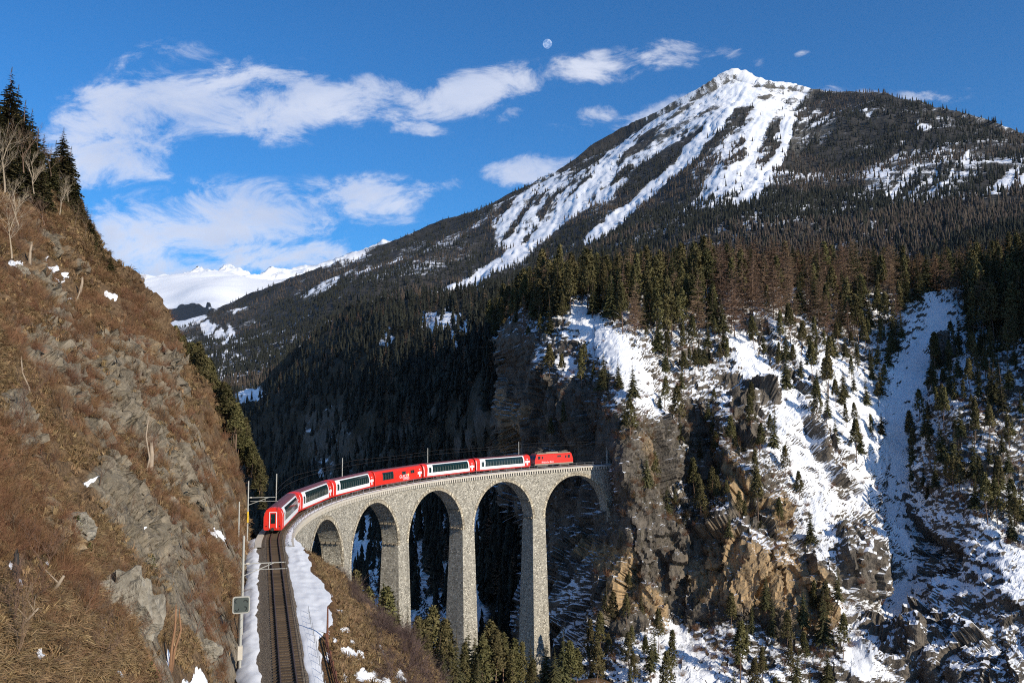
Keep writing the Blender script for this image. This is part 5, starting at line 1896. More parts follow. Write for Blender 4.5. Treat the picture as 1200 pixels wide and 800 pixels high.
def scatter(name, pos, scale, meshes, seed=0, tilt=0.06, normal=None, label=None, cat=None):
    """one object that carries many instances of the given meshes (geometry nodes)"""
    r = np.random.default_rng(seed)
    n = len(pos)
    src = bpy.data.collections.new(name + '_source')
    for k, me in enumerate(meshes):
        src.objects.link(bpy.data.objects.new('%s_kind' % name, me))
    me = bpy.data.meshes.new(name)
    me.vertices.add(n)
    me.vertices.foreach_set('co', np.asarray(pos, np.float32).ravel())
    a = me.attributes.new('sc', 'FLOAT', 'POINT')
    a.data.foreach_set('value', np.asarray(scale, np.float32).ravel())
    rot = np.stack([r.normal(size=n) * tilt, r.normal(size=n) * tilt, r.random(n) * 2 * math.pi], 1)
    a = me.attributes.new('rot', 'FLOAT_VECTOR', 'POINT')
    a.data.foreach_set('vector', rot.astype(np.float32).ravel())
    a = me.attributes.new('kind', 'INT', 'POINT')
    a.data.foreach_set('value', r.integers(0, len(meshes), n).astype(np.int32))
    o = lk(bpy.data.objects.new(name, me))
    ng = bpy.data.node_groups.new(name, 'GeometryNodeTree')
    ng.interface.new_socket('Geometry', in_out='INPUT', socket_type='NodeSocketGeometry')
    ng.interface.new_socket('Geometry', in_out='OUTPUT', socket_type='NodeSocketGeometry')
    gi, go = ng.nodes.new('NodeGroupInput'), ng.nodes.new('NodeGroupOutput')
    ci = ng.nodes.new('GeometryNodeCollectionInfo')
    ci.inputs['Collection'].default_value = src
    ci.inputs['Separate Children'].default_value = True
    ci.inputs['Reset Children'].default_value = True
    ip = ng.nodes.new('GeometryNodeInstanceOnPoints')
    ip.inputs['Pick Instance'].default_value = True

    def at(nm, ty):
        q = ng.nodes.new('GeometryNodeInputNamedAttribute')
        q.data_type = ty
        q.inputs['Name'].default_value = nm
        return [s for s in q.outputs if s.enabled and s.name == 'Attribute'][0]
    e2r = ng.nodes.new('FunctionNodeEulerToRotation')
    ng.links.new(at('rot', 'FLOAT_VECTOR'), e2r.inputs[0])
    ng.links.new(gi.outputs[0], ip.inputs['Points'])
    ng.links.new(ci.outputs[0], ip.inputs['Instance'])
    ng.links.new(at('kind', 'INT'), ip.inputs['Instance Index'])
    ng.links.new(e2r.outputs[0], ip.inputs['Rotation'])
    ng.links.new(at('sc', 'FLOAT'), ip.inputs['Scale'])
    ng.links.new(ip.outputs[0], go.inputs[0])
    md = o.modifiers.new('scatter', 'NODES')
    md.node_group = ng
    return tag(o, label, cat, kind='stuff')


# ---- wood on the right-hand mountainside
px, py = RT.ppx, RT.ppy
jj = np.arange(RT.shape[1])[None, :] + 0 * px
plateau = (jj >= RT.nvis).astype(float)
clear = np.maximum(line_mask(px, py, [(1095, 352), (1082, 410), (1058, 490), (1050, 560), (1055, 640), (1052, 710)], 23, 32), line_mask(px, py, [(1110, 350), (1130, 400), (1125, 440)], 16) * .8)
near_line = np.hypot(px - 705, py - 545) < 34
top = poly_mask(px, py, [(583, 345), (640, 340), (700, 330), (900, 322), (1070, 335), (1200, 296), (1450, 210), (1450, 400), (1200, 430), (1150, 400), (1100, 350), (1065, 360), (1040, 440), (985, 410), (930, 375), (880, 372), (850, 420), (805, 455), (765, 405), (715, 385), (680, 365), (640, 405), (590, 405)], 8)
rslope = poly_mask(px, py, [(1060, 500), (1090, 440), (1130, 390), (1200, 360), (1450, 340), (1450, 700), (1200, 650), (1120, 600), (1070, 590)], 10)
mslope = poly_mask(px, py, [(860, 395), (985, 400), (1042, 440), (1045, 520), (1000, 560), (950, 520), (900, 430)], 10)
crag = poly_mask(px, py, [(590, 395), (700, 440), (790, 460), (900, 500), (950, 600), (940, 660), (850, 640), (720, 600), (600, 470)], 12)
foot = np.maximum(poly_mask(px, py, [(715, 690), (770, 720), (790, 830), (700, 830)], 8), poly_mask(px, py, [(850, 735), (960, 700), (1000, 800), (960, 840), (850, 830)], 8))
wgt = (1.0 * top * (1 - plateau) + 1.0 * rslope * (1 - plateau) + .16 * mslope + .05 * crag + .22 * foot * (1 - poly_mask(px, py, [(840, 640), (960, 660), (965, 725), (850, 735)], 6))) * (1 - clear) * (1 - near_line)
wgt[:6] = 0
r1 = np.random.default_rng(11)
pos, qx, qy = RT.pick(8000, wgt, r1)
dm = np.where(qy < 420, 3.0, 3.4)
k = thin(pos, dm)
pos, qx, qy = pos[k], qx[k], qy[k]
ppos, pqx, pqy = RT.pick(5200, plateau * ((jj - RT.nvis) > 0), r1)
k = thin(ppos, 3.3)
ppos, pqx = ppos[k], pqx[k]


def region_label(kind, x, y, big):
    w = {'spruce': 'dark green spruce', 'pine': 'olive green pine', 'larch': 'leafless reddish brown larch'}[kind]
    w = ('tall ' if big else 'small ') + w
    pl = {'spruce': 'spruces', 'pine': 'pines', 'larch': 'larches'}[kind]
    if x < 1045 and (y < 400 or (x < 860 and y < 470)):
        zone = ('at the left end of the clifftop wood' if x < 690 else 'in the clifftop wood above the tunnel' if x < 800 else
                'in the clifftop wood above the ochre cliff' if x < 930 else 'in the clifftop wood left of the snow gully')
    elif x >= 1045 and y < 470:
        zone = 'in the shaded wood right of the gully head' if x < 1150 else 'in the shaded wood at the right edge'
    elif x >= 1045:
        zone = 'on the shaded slope right of the snow gully' if x < 1140 else 'low on the slope at the right edge'
    elif y > 680:
        zone = 'at the foot of the cliff beside the snow fan' if x < 810 else 'at the foot of the ochre cliff'
    elif x > 860:
        zone = 'on the sunlit snow slope left of the gully'
    elif x < 705:
        zone = 'on the dark cliff left of the tunnel'
    else:
        zone = 'on a snowy ledge right of the tunnel'
    return w + ' ' + zone, ('tall ' if big else 'small ') + pl + ' ' + zone


cnt = {'spruce': 0, 'pine': 0, 'larch': 0}
rest = {'spruce': [], 'pine': [], 'larch': []}
order = np.argsort(pos[:, 1])
for i in order:
    p, x, y = pos[i], qx[i], qy[i]
    u = r1.random()
    hi = y < 400
    if x > 1045: kind = 'spruce' if u < .62 else ('larch' if u < .72 and hi else 'pine')
    elif hi and x > 830: kind = 'larch' if u < .48 else ('spruce' if u < .8 else 'pine')
    elif hi: kind = 'larch' if u < .06 else ('spruce' if u < .45 else 'pine')
    else: kind = 'pine' if u < .6 else 'spruce'
    hgt = r1.triangular(8, 17, 22) if hi else r1.triangular(5, 8, 15)
    if kind == 'larch': hgt = r1.uniform(15, 23)
    if 583 < x < 625: hgt *= 0.75
    inframe = 560 < x < 1210 and y < 830
    if cnt[kind] >= 240 or not inframe:
        rest[kind].append((p, hgt))
        continue
    cnt[kind] += 1
    lib, h0 = {'spruce': (SPRUCES, 18), 'pine': (PINES, 14), 'larch': (LARCHES, 18)}[kind]
    lab, grp = region_label(kind, x, y, hgt > (15.0 if hi else 9))
    tree_thing(kind + '_tree', lib[int(r1.integers(len(lib)))], tuple(p - np.array([0, 0, .3])), hgt / h0, r1.random() * 6.3, lab, grp, (r1.normal() * .03, r1.normal() * .03))
for i in range(len(ppos)):
    u = r1.random()
    lfrac = .10 if pqx[i] < 820 else .55
    kind = 'larch' if u < lfrac else ('spruce' if u < lfrac + (1 - lfrac) * .75 else 'pine')
    rest[kind].append((ppos[i], r1.uniform(15, 23) if kind != 'larch' else r1.uniform(17, 24)))
for kind, lib, h0 in (('spruce', SPRUCES, 18), ('pine', PINES, 14), ('larch', LARCHES, 18)):
    pts = np.array([p for p, _ in rest[kind]])
    scatter(kind + '_wood', pts, np.array([h for _, h in rest[kind]]) / h0, [joined(t, kind + '_proto') for t in lib], 5,
            label='further %s trees of the wood behind the cliff edge' % kind, cat='wood')

# ---- pines on the bank at the foot of the piers
bc = [(380, 830, 112), (450, 815, 128), (500, 812, 148), (560, 815, 160), (640, 815, 176), (720, 790, 186), (820, 830, 180), (380, 1000, 90), (600, 1000, 120), (820, 1000, 135)]
BT = Terrain(bc, [(380, 828), (450, 812), (560, 812), (640, 812), (700, 796), (820, 830)], 380, 820, 4, [(380, 1000), (820, 1000)], 40, 'log', (0.04, .6, 6))
BT.push(1.2 * fbm(BT.flat() / 12, 3, 201))
BT.object('wooded_bank', M_SLOPE, {'snow': -0.2 + .3 * fbm(BT.flat() / 9, 3, 205) + 0.45 * sstep(BT.ppx.ravel(), 590, 660), 'ochre': np.zeros(BT.P[..., 0].size), 'grass': np.ones(BT.P[..., 0].size)})
tops = [(418, 668, 112, 9), (432, 690, 116, 10), (453, 688, 132, 15), (466, 705, 138, 14), (478, 712, 146, 14), (490, 722, 140, 11), (507, 711, 158, 16), (522, 726, 150, 12), (535, 738, 148, 10), (557, 739, 162, 12), (575, 727, 172, 15), (590, 742, 168, 11),
        (612, 752, 172, 10), (640, 748, 180, 12), (660, 741, 176, 13), (676, 760, 178, 10), (545, 752, 150, 9), (500, 745, 140, 9), (470, 735, 126, 9), (450, 740, 118, 7), (600, 762, 165, 9), (700, 752, 180, 10), (625, 772, 165, 7), (520, 765, 138, 6), (441, 705, 120, 9), (462, 722, 132, 11), (486, 735, 134, 10), (497, 728, 150, 14), (515, 742, 144, 11), (548, 733, 160, 14), (566, 744, 158, 12), (582, 738, 165, 13), (603, 748, 170, 12), (622, 752, 174, 12), (650, 760, 170, 10), (668, 752, 176, 12), (430, 715, 112, 7), (528, 756, 142, 9), (560, 768, 150, 8)]
r2 = np.random.default_rng(21)
for n, (x, y, Y, hh) in enumerate(tops):
    tp = unproject(x, y, Y)
    lib, h0, nm, w = (PINES, 14, 'pine', 'olive green pine') if n % 5 < 3 else (SPRUCES, 18, 'spruce', 'dark green spruce')
    where = 'left of the near pier beside the brown slope' if x < 460 else ('just right of the bare purplish thicket' if x < 503 else 'in the thicket below the middle arch' if x < 556 else 'in the thicket left of the far pier' if x < 602 else 'in front of the far pier in the gorge' if x < 645 else 'right of the far pier in the gorge')
    t_ = tree_thing(nm + '_tree', lib[n % len(lib)], (tp[0], tp[1], tp[2] - hh), hh / h0 * 1.02, r2.random() * 6, '%s %s' % (w, where), nm + 's at the foot of the piers, ' + where)
    t_.scale = (hh / h0 * 1.15, hh / h0 * 1.15, hh / h0 * 1.02)

# ---- behind and on top of the left spur
n = 0
for x in np.arange(203, 309, 1.25):
    cy = float(np.interp(x, [200, 230, 260, 280, 300, 312], [400, 442, 482, 520, 562, 590]))
    f = r2.uniform(1.02, 1.12) if x < 280 else r2.uniform(1.09, 1.16)
    Y = float(LT.dist(np.array([x]), np.array([cy]))[0]) * f
    b = unproject(x, cy, Y)
    hh = r2.uniform(4.5, 7.5) * (.75 if x < 225 or x > 292 else 1.0)
    low = r2.uniform(.8, 2.2)
    lib, h0, nm, w = (PINES, 14, 'pine', 'olive green pine') if n % 4 else (SPRUCES, 18, 'spruce', 'dark green spruce')
    zone = 'high on the far flank of the left hillside' if x < 250 else 'on the left flank above the tail of the train'
    t_ = tree_thing(nm + '_tree', lib[n % len(lib)], (b[0], b[1], b[2] - low), hh / h0, r2.random() * 6, w + ' ' + zone, nm + 's ' + zone)
    t_.scale = (hh / h0 * 1.35, hh / h0 * 1.35, hh / h0)
    n += 1
for n, (x, y, Y, hh) in enumerate([(-14, 78, 150, 17), (14, 80, 148, 16), (30, 118, 145, 14), (45, 150, 140, 11), (60, 172, 146, 9), (75, 150, 150, 9), (22, 150, 138, 11), (0, 130, 136, 12), (-30, 120, 140, 14), (84, 172, 150, 8.5), (70, 200, 148, 6), (55, 205, 140, 6),
                                   (96, 226, 150, 5.5), (90, 246, 148, 4.5), (110, 258, 150, 5.5), (120, 285, 150, 3.5), (-5, 95, 142, 16), (8, 105, 150, 15), (22, 100, 152, 15), (38, 128, 150, 13), (52, 158, 150, 11), (66, 165, 152, 10), (10, 140, 132, 12), (34, 165, 134, 10), (-20, 140, 128, 12), (48, 185, 136, 8), (80, 185, 152, 8), (88, 205, 150, 7), (92, 222, 152, 6), (102, 240, 152, 5.5), (106, 252, 150, 5), (114, 272, 152, 5), (130, 296, 150, 4), (64, 190, 150, 8), (76, 214, 148, 6)]):
    tp = unproject(x, y, Y)
    lab = ('tall olive spruce cut by the left edge of the photo' if x < 6 else 'tall olive spruce at the top left, close to the left edge' if x < 40 and hh > 12.5 else 'olive spruce in the middle of the top left clump' if x < 56 else 'olive spruce on the outer side of the top left clump') if x < 88 else 'small olive spruce lower down the skyline of the left hillside'
    t_ = tree_thing('spruce_tree', SUN_TINTED[n % 3], (tp[0], tp[1], tp[2] - hh), hh / 18, r2.random() * 6, lab, ('top left ' + lab) if x < 88 else 'small spruces on the left skyline')
    t_.scale = (hh / 18 * 1.45, hh / 18 * 1.45, hh / 18)
BARES = [[('crown', bare_tree_mesh(300 + k, 8, .10, 4, .5, M_PALEBARK if k % 2 == 0 else M_TWIG, lean=(.25 * (k % 3 - .6), 0)))] for k in range(5)]
for n, (x, y, Y, hh, lab) in enumerate([(6, 222, 112, 11, 'tall pale bare tree with forked trunk in front of the dark spruces, top left'), (28, 200, 122, 9, 'bare tree with spreading branches right of the tall pale forked one'),
                                        (-8, 240, 108, 9, 'pale bare tree cut by the left edge of the photo'), (60, 205, 136, 6.5, 'twiggy bare tree on the skyline right of the tall spruces'),
                                        (80, 235, 142, 6, 'slender bare tree leaning out over the skyline on the left'), (14, 300, 80, 6.5, 'leaning pale bare sapling on the grass below the spruces'),
                                        (100, 275, 140, 5, 'small bare tree on the skyline above the snow patches'), (40, 225, 118, 7, 'bare tree below the spruces with a bent pale trunk'), (52, 262, 120, 6, 'short bare tree half way between the spruces and snow patches'),
        (-4, 275, 95, 8, 'bare tree at the left edge below the pale forked one'), (70, 250, 132, 6, 'bare reddish tree just inside the skyline on the left'), (88, 262, 138, 5, 'wispy bare tree touching the skyline below the spruces'), (22, 262, 100, 6.5, 'thin bare tree left of the snow patches on the left slope')]):
    b = unproject(x, y, Y)
    tree_thing('bare_tree', BARES[n % 5], tuple(b), hh / 8, r2.random() * 6, lab)
# ------------------------------------------------------------------ single things on the hillside and in the gorge
M_DEAD = plain('dead_grey_wood', (0.34, 0.27, 0.20), 0.9, var=0.35, scale=3, spec=0.1)
M_DEADR = plain('dead_reddish_wood', (0.27, 0.15, 0.085), 0.9, var=0.35, scale=3, spec=0.1)


def stump(name, px, py, h, r, label, cat, m=M_DEAD, lean=(0, 0), limbs=0, seed=0):
    b = LT.at(px, py)
    root = empty(name, tuple(b))
    tag(root, label, cat)
    g = random.Random(seed)
    top = Vector((lean[0] * h, lean[1] * h, h))
    mb = MB()
    pts = [Vector((0, 0, -.4)), top * .33 + Vector((g.gauss(0, .03 * h), 0, 0)), top * .7 + Vector((g.gauss(0, .03 * h), 0, 0)), top]
    mb.tube(pts, [r * 1.25, r, r * .8, r * .62], 8)
    # broken splintered top
    for k in range(5):
        a = 2 * math.pi * k / 5
        q = top + Vector((math.cos(a) * r * .35, math.sin(a) * r * .35, 0))
        mb.tube([q - Vector((0, 0, .1)), q + Vector((0, 0, g.uniform(.1, .4) * (1 if h > 1.5 else .5)))], [r * .28, r * .05], 4)
    mb.build('trunk', m, root, True)
    for k in range(limbs):
        f = g.uniform(.35, .9)
        a = g.uniform(0, 6.3)
        q = top * f
        MB().tube([q, q + Vector((math.cos(a), math.sin(a), .5)) * g.uniform(.3, .8)], [r * .3, r * .08], 5).build('branch_stub', m, root, True)
    return root


stump('dead_stump', 170, 560, 2.4, .22, 'thick broken grey stump standing on the rocky hillside above the railway', 'stump', lean=(.05, 0), seed=1)
stump('dead_tree', 165, 562, 4.6, .07, 'thin dead trunk standing just left of the thick broken stump', 'dead tree', lean=(.04, 0), limbs=3, seed=2)
stump('dead_snag', 100, 335, 2.6, .24, 'pale broken snag high on the hillside near the skyline', 'dead tree', lean=(.12, 0), limbs=2, seed=3)
stump('dead_snag', 92, 352, 2.4, .12, 'forked grey snag just below the pale broken one', 'dead tree', lean=(.35, 0), limbs=3, seed=4)
stump('dead_tree', 27, 312, 2.2, .17, 'short grey dead trunk beside the snow patches at the upper left', 'dead tree', lean=(.06, 0), limbs=1, seed=5)
stump('dead_tree', 38, 468, 2.6, .06, 'slender leaning dead stem on the open grass at the left', 'dead tree', lean=(-.3, 0), limbs=1, seed=6)
stump('dead_tree', 204, 754, 3.0, .07, 'reddish bare stem, left one of a close pair above the sign', 'dead tree', M_DEADR, lean=(.07, 0), seed=7)
stump('dead_tree', 209, 756, 2.7, .06, 'reddish bare stem, right one of a close pair above the sign', 'dead tree', M_DEADR, lean=(.12, 0), seed=8)
stump('charred_post', 14, 688, 1.1, .13, 'short black post standing in the grass at the left edge', 'post', plain('black_wood', (.02, .018, .016), .8), seed=9)
stump('timber_post', 271, 698, 3.2, .12, 'dark upright timber on the rock face left of the white mast', 'post', plain('dark_timber', (.05, .04, .032), .8), seed=10)


def log(px, py, L, r, ang, label, m=M_DEAD):
    b = LT.at(px, py)
    root = empty('fallen_log', tuple(b))
    tag(root, label, 'log')
    g = random.Random(px)
    d = Vector((math.cos(ang), -.25, math.sin(ang))).normalized()
    mb = MB().tube([d * (L * (k / 4 - .5)) + Vector((g.gauss(0, .04), -.25, .12 + g.gauss(0, .05))) for k in range(5)], [r, r * .95, r * .85, r * .75, r * .5], 8)
    mb.build('trunk', m, root, True)
    for k in range(3):
        q = d * (L * g.uniform(-.2, .45)) + Vector((0, -.25, .12))
        MB().tube([q, q + Vector((g.uniform(-.4, .4), -.2, g.uniform(.2, .6)))], [r * .35, r * .08], 5).build('branch_stub', m, root)


log(128, 318, 3.2, .12, -.5, 'weathered grey log lying down the slope near the skyline')
log(60, 700, 2.2, .09, .9, 'short pale log lying on the grass at lower left')
log(165, 745, 3.0, .12, -.9, 'dark log lying below the big pale boulder', M_DEADR)
log(22, 745, 2.4, .05, .8, 'thin crooked branch lying on the grass at bottom left')


def boulder(pos, r, label, m, seed, sq=(1, 1, 1), name='boulder', cat='boulder', ru=.38):
    root = bpy.data.objects.new(name, None)
    bm = bmesh.new()
    bmesh.ops.create_icosphere(bm, subdivisions=4, radius=1)
    V = np.array([v.co[:] for v in bm.verts])
    d = 1 + ru * cells(V * 1.5 + seed * 7.1, 300 + seed) * .5 + .25 * fbm(V * 1.2 + seed, 3, 310 + seed) + .10 * cells(V * 4 + seed, 320 + seed)
    V = V * d[:, None] * np.array(sq) * r
    for v, c in zip(bm.verts, V): v.co = c
    me = bpy.data.meshes.new(name)
    bm.to_mesh(me)
    bm.free()
    me.materials.append(m)
    at_ = me.attributes.new('snow', 'FLOAT', 'POINT')
    at_.data.foreach_set('value', np.full(len(V), -.3, np.float32))
    o = lk(bpy.data.objects.new(name, me))
    bpy.data.objects.remove(root)
    o.location = pos
    return tag(o, label, cat)


M_BOULD = rock_snow('pale_boulder', (0.15, 0.13, 0.10), (0.33, 0.295, 0.235), (0.4, 0.3, 0.2), 1.3, 2.0, bump=.7)
M_DKB = rock_snow('dark_crag', (0.045, 0.040, 0.036), (0.13, 0.115, 0.10), (0.4, 0.3, 0.2), .62, 1.0, bump=.8)
p = LT.at(148, 712)
boulder((p[0], p[1] + .4, p[2] - .3), 1.45, 'big pale grey boulder embedded in the grass of the lower hillside', M_BOULD, 1, (1.0, .8, 1.35))
p = LT.at(70, 625)
boulder((p[0], p[1] + .4, p[2] - .2), .8, 'small sandy boulder beside a snow patch on the left hillside', M_BOULD, 2, (1.0, .8, .9))
p = LT.at(128, 590)
for (x, y, r, sd, lab) in ((20, 318, .8, 3, 'grey boulder beside the snow patches at upper left'), (196, 590, .9, 4, 'grey boulder sticking out of the rocky band above the line'), (118, 692, .7, 5, 'grey boulder left of the big pale one'), (240, 720, .8, 6, 'grey boulder on the steep rock just left of the sign')):
    p = LT.at(x, y)
    boulder((p[0], p[1] + .2, p[2] - .1), r, lab, M_BOULD, sd, (1, .8, .9))
p = RT.at(1106, 425)
boulder((p[0], p[1], p[2] + 2.2), 4.3, 'dark squat rock tower standing in the snow at the gully head', M_DKB, 11, (.85, .8, 1.25), 'rock_tower', 'rock', .5)
boulder((p[0] + .4, p[1] + .5, p[2] + 8.3), 2.0, 'rounded dark cap rock balanced on the squat rock tower', M_DKB, 12, (.9, .9, 1.05), 'cap_rock', 'rock', .5)
# green junipers on the brown slope
JUN = pine_crown(700, 1.6, .55, .02, 70, 11, 'foliage', foliage('juniper_green', (0.04, 0.05, 0.014), (0.12, 0.125, 0.035), .01, .2))
for (x, y, s, lab) in ((95, 655, 1.5, 'round green juniper bush left of the big pale boulder'), (225, 455, 1.1, 'green bush near the skyline above the rock band'), (128, 470, 1.0, 'green bush below the upper rock band'), (182, 668, .8, 'low green bush on the rocks right of the big boulder'),
                    (152, 505, .8, 'small green bush left of the broken stump'), (205, 480, .9, 'olive bush on the crest right of the rock band'), (175, 775, .7, 'low green bush beside the rocks at the bottom')):
    p = LT.at(x, y)
    r_ = tree_thing('juniper_bush', [('foliage', JUN)], (p[0], p[1] - .1, p[2] - .2), s, x * .7, lab, cat='bush')
# leafless shrubs standing out from the grass
SHR = [bare_tree_mesh(720 + k, 2.6, .035, 4, .55, M_TWIG, 4, 'twigs', kids=(2, 3)) for k in range(4)]
rs = np.random.default_rng(77)
jl = np.arange(LT.shape[1])[None, :] + 0 * LT.ppx
_, toff0 = track_coords(LT.flat())
w = ((jl < LT.nvis - 3) & (LT.ppx > 0) & (LT.ppy < 790) & (toff0.reshape(LT.shape) < -5)) * (1 + 7.0 * (LT.ppy < 310)) * (1 - LSNOW)
pos, qx, qy = LT.pick(1300, w, rs)
k = thin(pos, 1.2)[:290]
for i in k:
    y = qy[i]
    zone = 'under the skyline trees at the top left' if y < 330 else ('on the middle of the left hillside' if y < 560 else 'on the lower left hillside')
    sz = 'tall' if rs.random() < .4 else 'low'
    tree_thing('bare_shrub', [('twigs', SHR[i % 4])], tuple(pos[i]), (1.15 if sz == 'tall' else .7) * rs.uniform(.8, 1.2), rs.random() * 6, '%s leafless brown shrub %s' % (sz, zone), '%s bare shrubs %s' % (sz, zone), cat='shrub')


# rusty barrier and wire fence on the gorge side of the line
def barrier():
    root = empty('rusty_barrier', trk(-52, 3.35, -.7))
    tag(root, 'rusty brown steel barrier along the gorge side of the track at the bottom', 'barrier')
    o0 = Vector(root.location)
    pm = MB().box(-.05, .05, -.07, .07, -.5, 1.0).mesh('post', M_RUST)
    for k in range(11):
        o = bpy.data.objects.new('post', pm)
        s = -52 - 2.4 * k
        o.location = trk(s, 3.35, slope_h(s, 3.3)) - o0
        o.rotation_euler = (0, 0, -heading(s))
        lk(o, root)
    for h in (.35, .8):
        mb = MB()
        for k in range(10):
            s, s2 = -52 - 2.4 * k, -52 - 2.4 * (k + 1)
            mb.bar(trk(s, 3.28, slope_h(s, 3.3) + h) - o0, trk(s2, 3.28, slope_h(s2, 3.3) + h) - o0, .05, .22)
        tag(mb.build('beam', M_RUST, root), kind='stuff')
    t = MB().tube([trk(-51.5, 3.5, -1.0) - o0, trk(-51.5, 3.5, 1.9) - o0], [.11, .06], 7)
    t.build('end_post', M_RUST, root)


barrier()


def wire_fence():
    root = empty('wire_fence', trk(-46, 1.75, -.5))
    tag(root, 'low wire fence on thin posts in the snow right of the track', 'fence')
    o0 = Vector(root.location)
    pm = MB().box(-.02, .02, -.02, .02, -.3, .85).mesh('post', M_GALV)
    ss = [-44 - 1.9 * k for k in range(19)]
    for s in ss:
        o = bpy.data.objects.new('post', pm)
        o.location = trk(s, 2.35, -.62) - o0
        lk(o, root)
    for h in (.3, .6, .9):
        mb = MB().tube([trk(s, 2.35, -.62 + h) - o0 for s in ss], .005, 3)
        mb.build('wire', M_GALV, root)


wire_fence()


# tunnel mouth in the cliff at the far end of the viaduct
def portal():
    s = 139.2
    root = empty('tunnel_portal', trk(s, 0, 0), (0, 0, -heading(s)))
    tag(root, 'dark tunnel mouth with a stone arch at the cliff end of the viaduct', 'tunnel portal')
    n = 18
    def ring(r0, r1, y0, y1, m, name):
        mb = MB()
        pts = [(-1, -1.2)] + [(-math.cos(math.pi * k / n), 3.0 + math.sin(math.pi * k / n) * 1.0) for k in range(n + 1)] + [(1, -1.2)]
        def P(p, r, y): return (p[0] * r, y, p[1] if p[1] < 3 else 3.0 + (p[1] - 3.0) * r)
        for a, b in zip(pts[:-1], pts[1:]):
            mb.add([P(a, r0, y0), P(b, r0, y0), P(b, r1, y0), P(a, r1, y0)], [(0, 1, 2, 3)], [(a[0], a[1]), (b[0], b[1]), (b[0] * 1.3, b[1] * 1.3), (a[0] * 1.3, a[1] * 1.3)])
            mb.add([P(a, r0, y0), P(b, r0, y0), P(b, r0, y1), P(a, r0, y1)], [(0, 1, 2, 3)], [(a[0], a[1]), (b[0], b[1]), (b[0] + 3, b[1]), (a[0] + 3, a[1])])
        return mb.build(name, m, root)
    ring(2.35, 3.2, 0, 1.2, M_STONE, 'arch_ring')
    ring(2.34, 2.6, 1.2, 7, M_DARK, 'lining')  # near-black colour paints the gloom inside the bore
    MB().box(-2.3, 2.3, 6.8, 7.2, -1, 5).build('darkness_plate', M_BLACK, root)  # black plate closing the bore, stands in for the tunnel's darkness


portal()


# the moon, far beyond the hills
def moon():
    d = np.array(unproject(641.5, 51.5, 1.0)) - np.array([0, 0, CAMZ])
    d /= np.linalg.norm(d)
    D = 60000.0
    m = bpy.data.materials.new('moon_surface')
    m.use_nodes = True
    T = NT(m.node_tree)
    out = T.n('ShaderNodeOutputMaterial')
    tc = T.n('ShaderNodeTexCoord')
    nz = T.noise(tc.outputs['Object'], 0.0055, 4.0, 0.55)
    df = T.n('ShaderNodeBsdfDiffuse', ins={'Color': T.mix(T.ss(nz.outputs[0], .42, .6), (.10, .10, .105), (.26, .25, .23))})
    add = T.n('ShaderNodeAddShader', ins={0: df.outputs[0], 1: T.n('ShaderNodeBsdfTransparent').outputs[0]})   # the blue air between lies over it
    T.link(add.outputs[0], out.inputs[0])
    bm = bmesh.new()
    bmesh.ops.create_uvsphere(bm, u_segments=48, v_segments=24, radius=D * .0051)
    for f in bm.faces: f.smooth = True
    me = bpy.data.meshes.new('moon')
    bm.to_mesh(me)
    bm.free()
    me.materials.append(m)
    o = lk(bpy.data.objects.new('moon', me))
    o.location = d * D + np.array([0, 0, CAMZ])
    tag(o, 'small pale waxing moon high in the blue sky left of the summit', 'moon')


moon()
# ------------------------------------------------------------------ far woods and ground cover
def skirt_tree(seed, h=18.0, wid=.15, layers=6, n=8, m=None, name='far_spruce'):
    """conifer of overlapping ragged skirts, for woods seen from far away"""
    r = np.random.default_rng(seed)
    lf = Leaf(True)
    for l in range(layers):
        z0 = h * (.05 + .95 * l / layers) + r.normal() * .01 * h
        z1 = min(h, z0 + h * (1.9 / layers))
        R = h * wid * (1 - l / layers) ** .85 + .12
        a = np.arange(n + 1) * 2 * math.pi / n + r.random()
        rr = R * (.6 + .7 * r.random(n + 1))
        rr[-1] = rr[0]
        zz = z0 + h * .035 * r.normal(size=n + 1)
        zz[-1] = zz[0]
        P = np.stack([np.cos(a) * rr, np.sin(a) * rr, zz], 1)
        T = np.stack([np.cos(a) * R * .12, np.sin(a) * R * .12, 0 * a + z1], 1)
        keep = r.random(n) > .12
        lf.quads(np.stack([P[:-1], P[1:], T[1:], T[:-1]], 1)[keep])
    return lf.mesh(name, m or M_FARN)


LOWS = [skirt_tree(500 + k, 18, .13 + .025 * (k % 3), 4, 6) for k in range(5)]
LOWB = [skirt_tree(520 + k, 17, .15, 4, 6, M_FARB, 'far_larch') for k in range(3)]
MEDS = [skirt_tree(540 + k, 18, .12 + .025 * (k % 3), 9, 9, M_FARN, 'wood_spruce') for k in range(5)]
MEDP = [pine_crown(560 + k, 16, .17, .2, 70, 8, 'wood_pine', M_FARN) for k in range(2)]
MEDL = [larch_crown(570 + k, 17, .15, 18, 5, 'wood_larch', M_LARCH) for k in range(2)]

r3 = np.random.default_rng(41)
px, py = MT.ppx, MT.ppy
w = (1 - .8 * np.clip(MSNOW * 1.3, 0, 1)) * (py < 720) * (1 - .6 * poly_mask(px, py, [(395, 605), (570, 590), (575, 770), (395, 770)], 22)) + 0.05
pos, qx, qy = MT.pick(14000, w, r3)
k = thin(pos, np.clip(pos[:, 1] / 200.0, 2.4, 5.5))
pos = pos[k]
scatter('forest', pos, r3.uniform(.62, 1.15, len(pos)), MEDS + MEDP + MEDL[:1], 6, label='dark conifer forest covering the shaded wall of the gorge behind the viaduct', cat='forest')

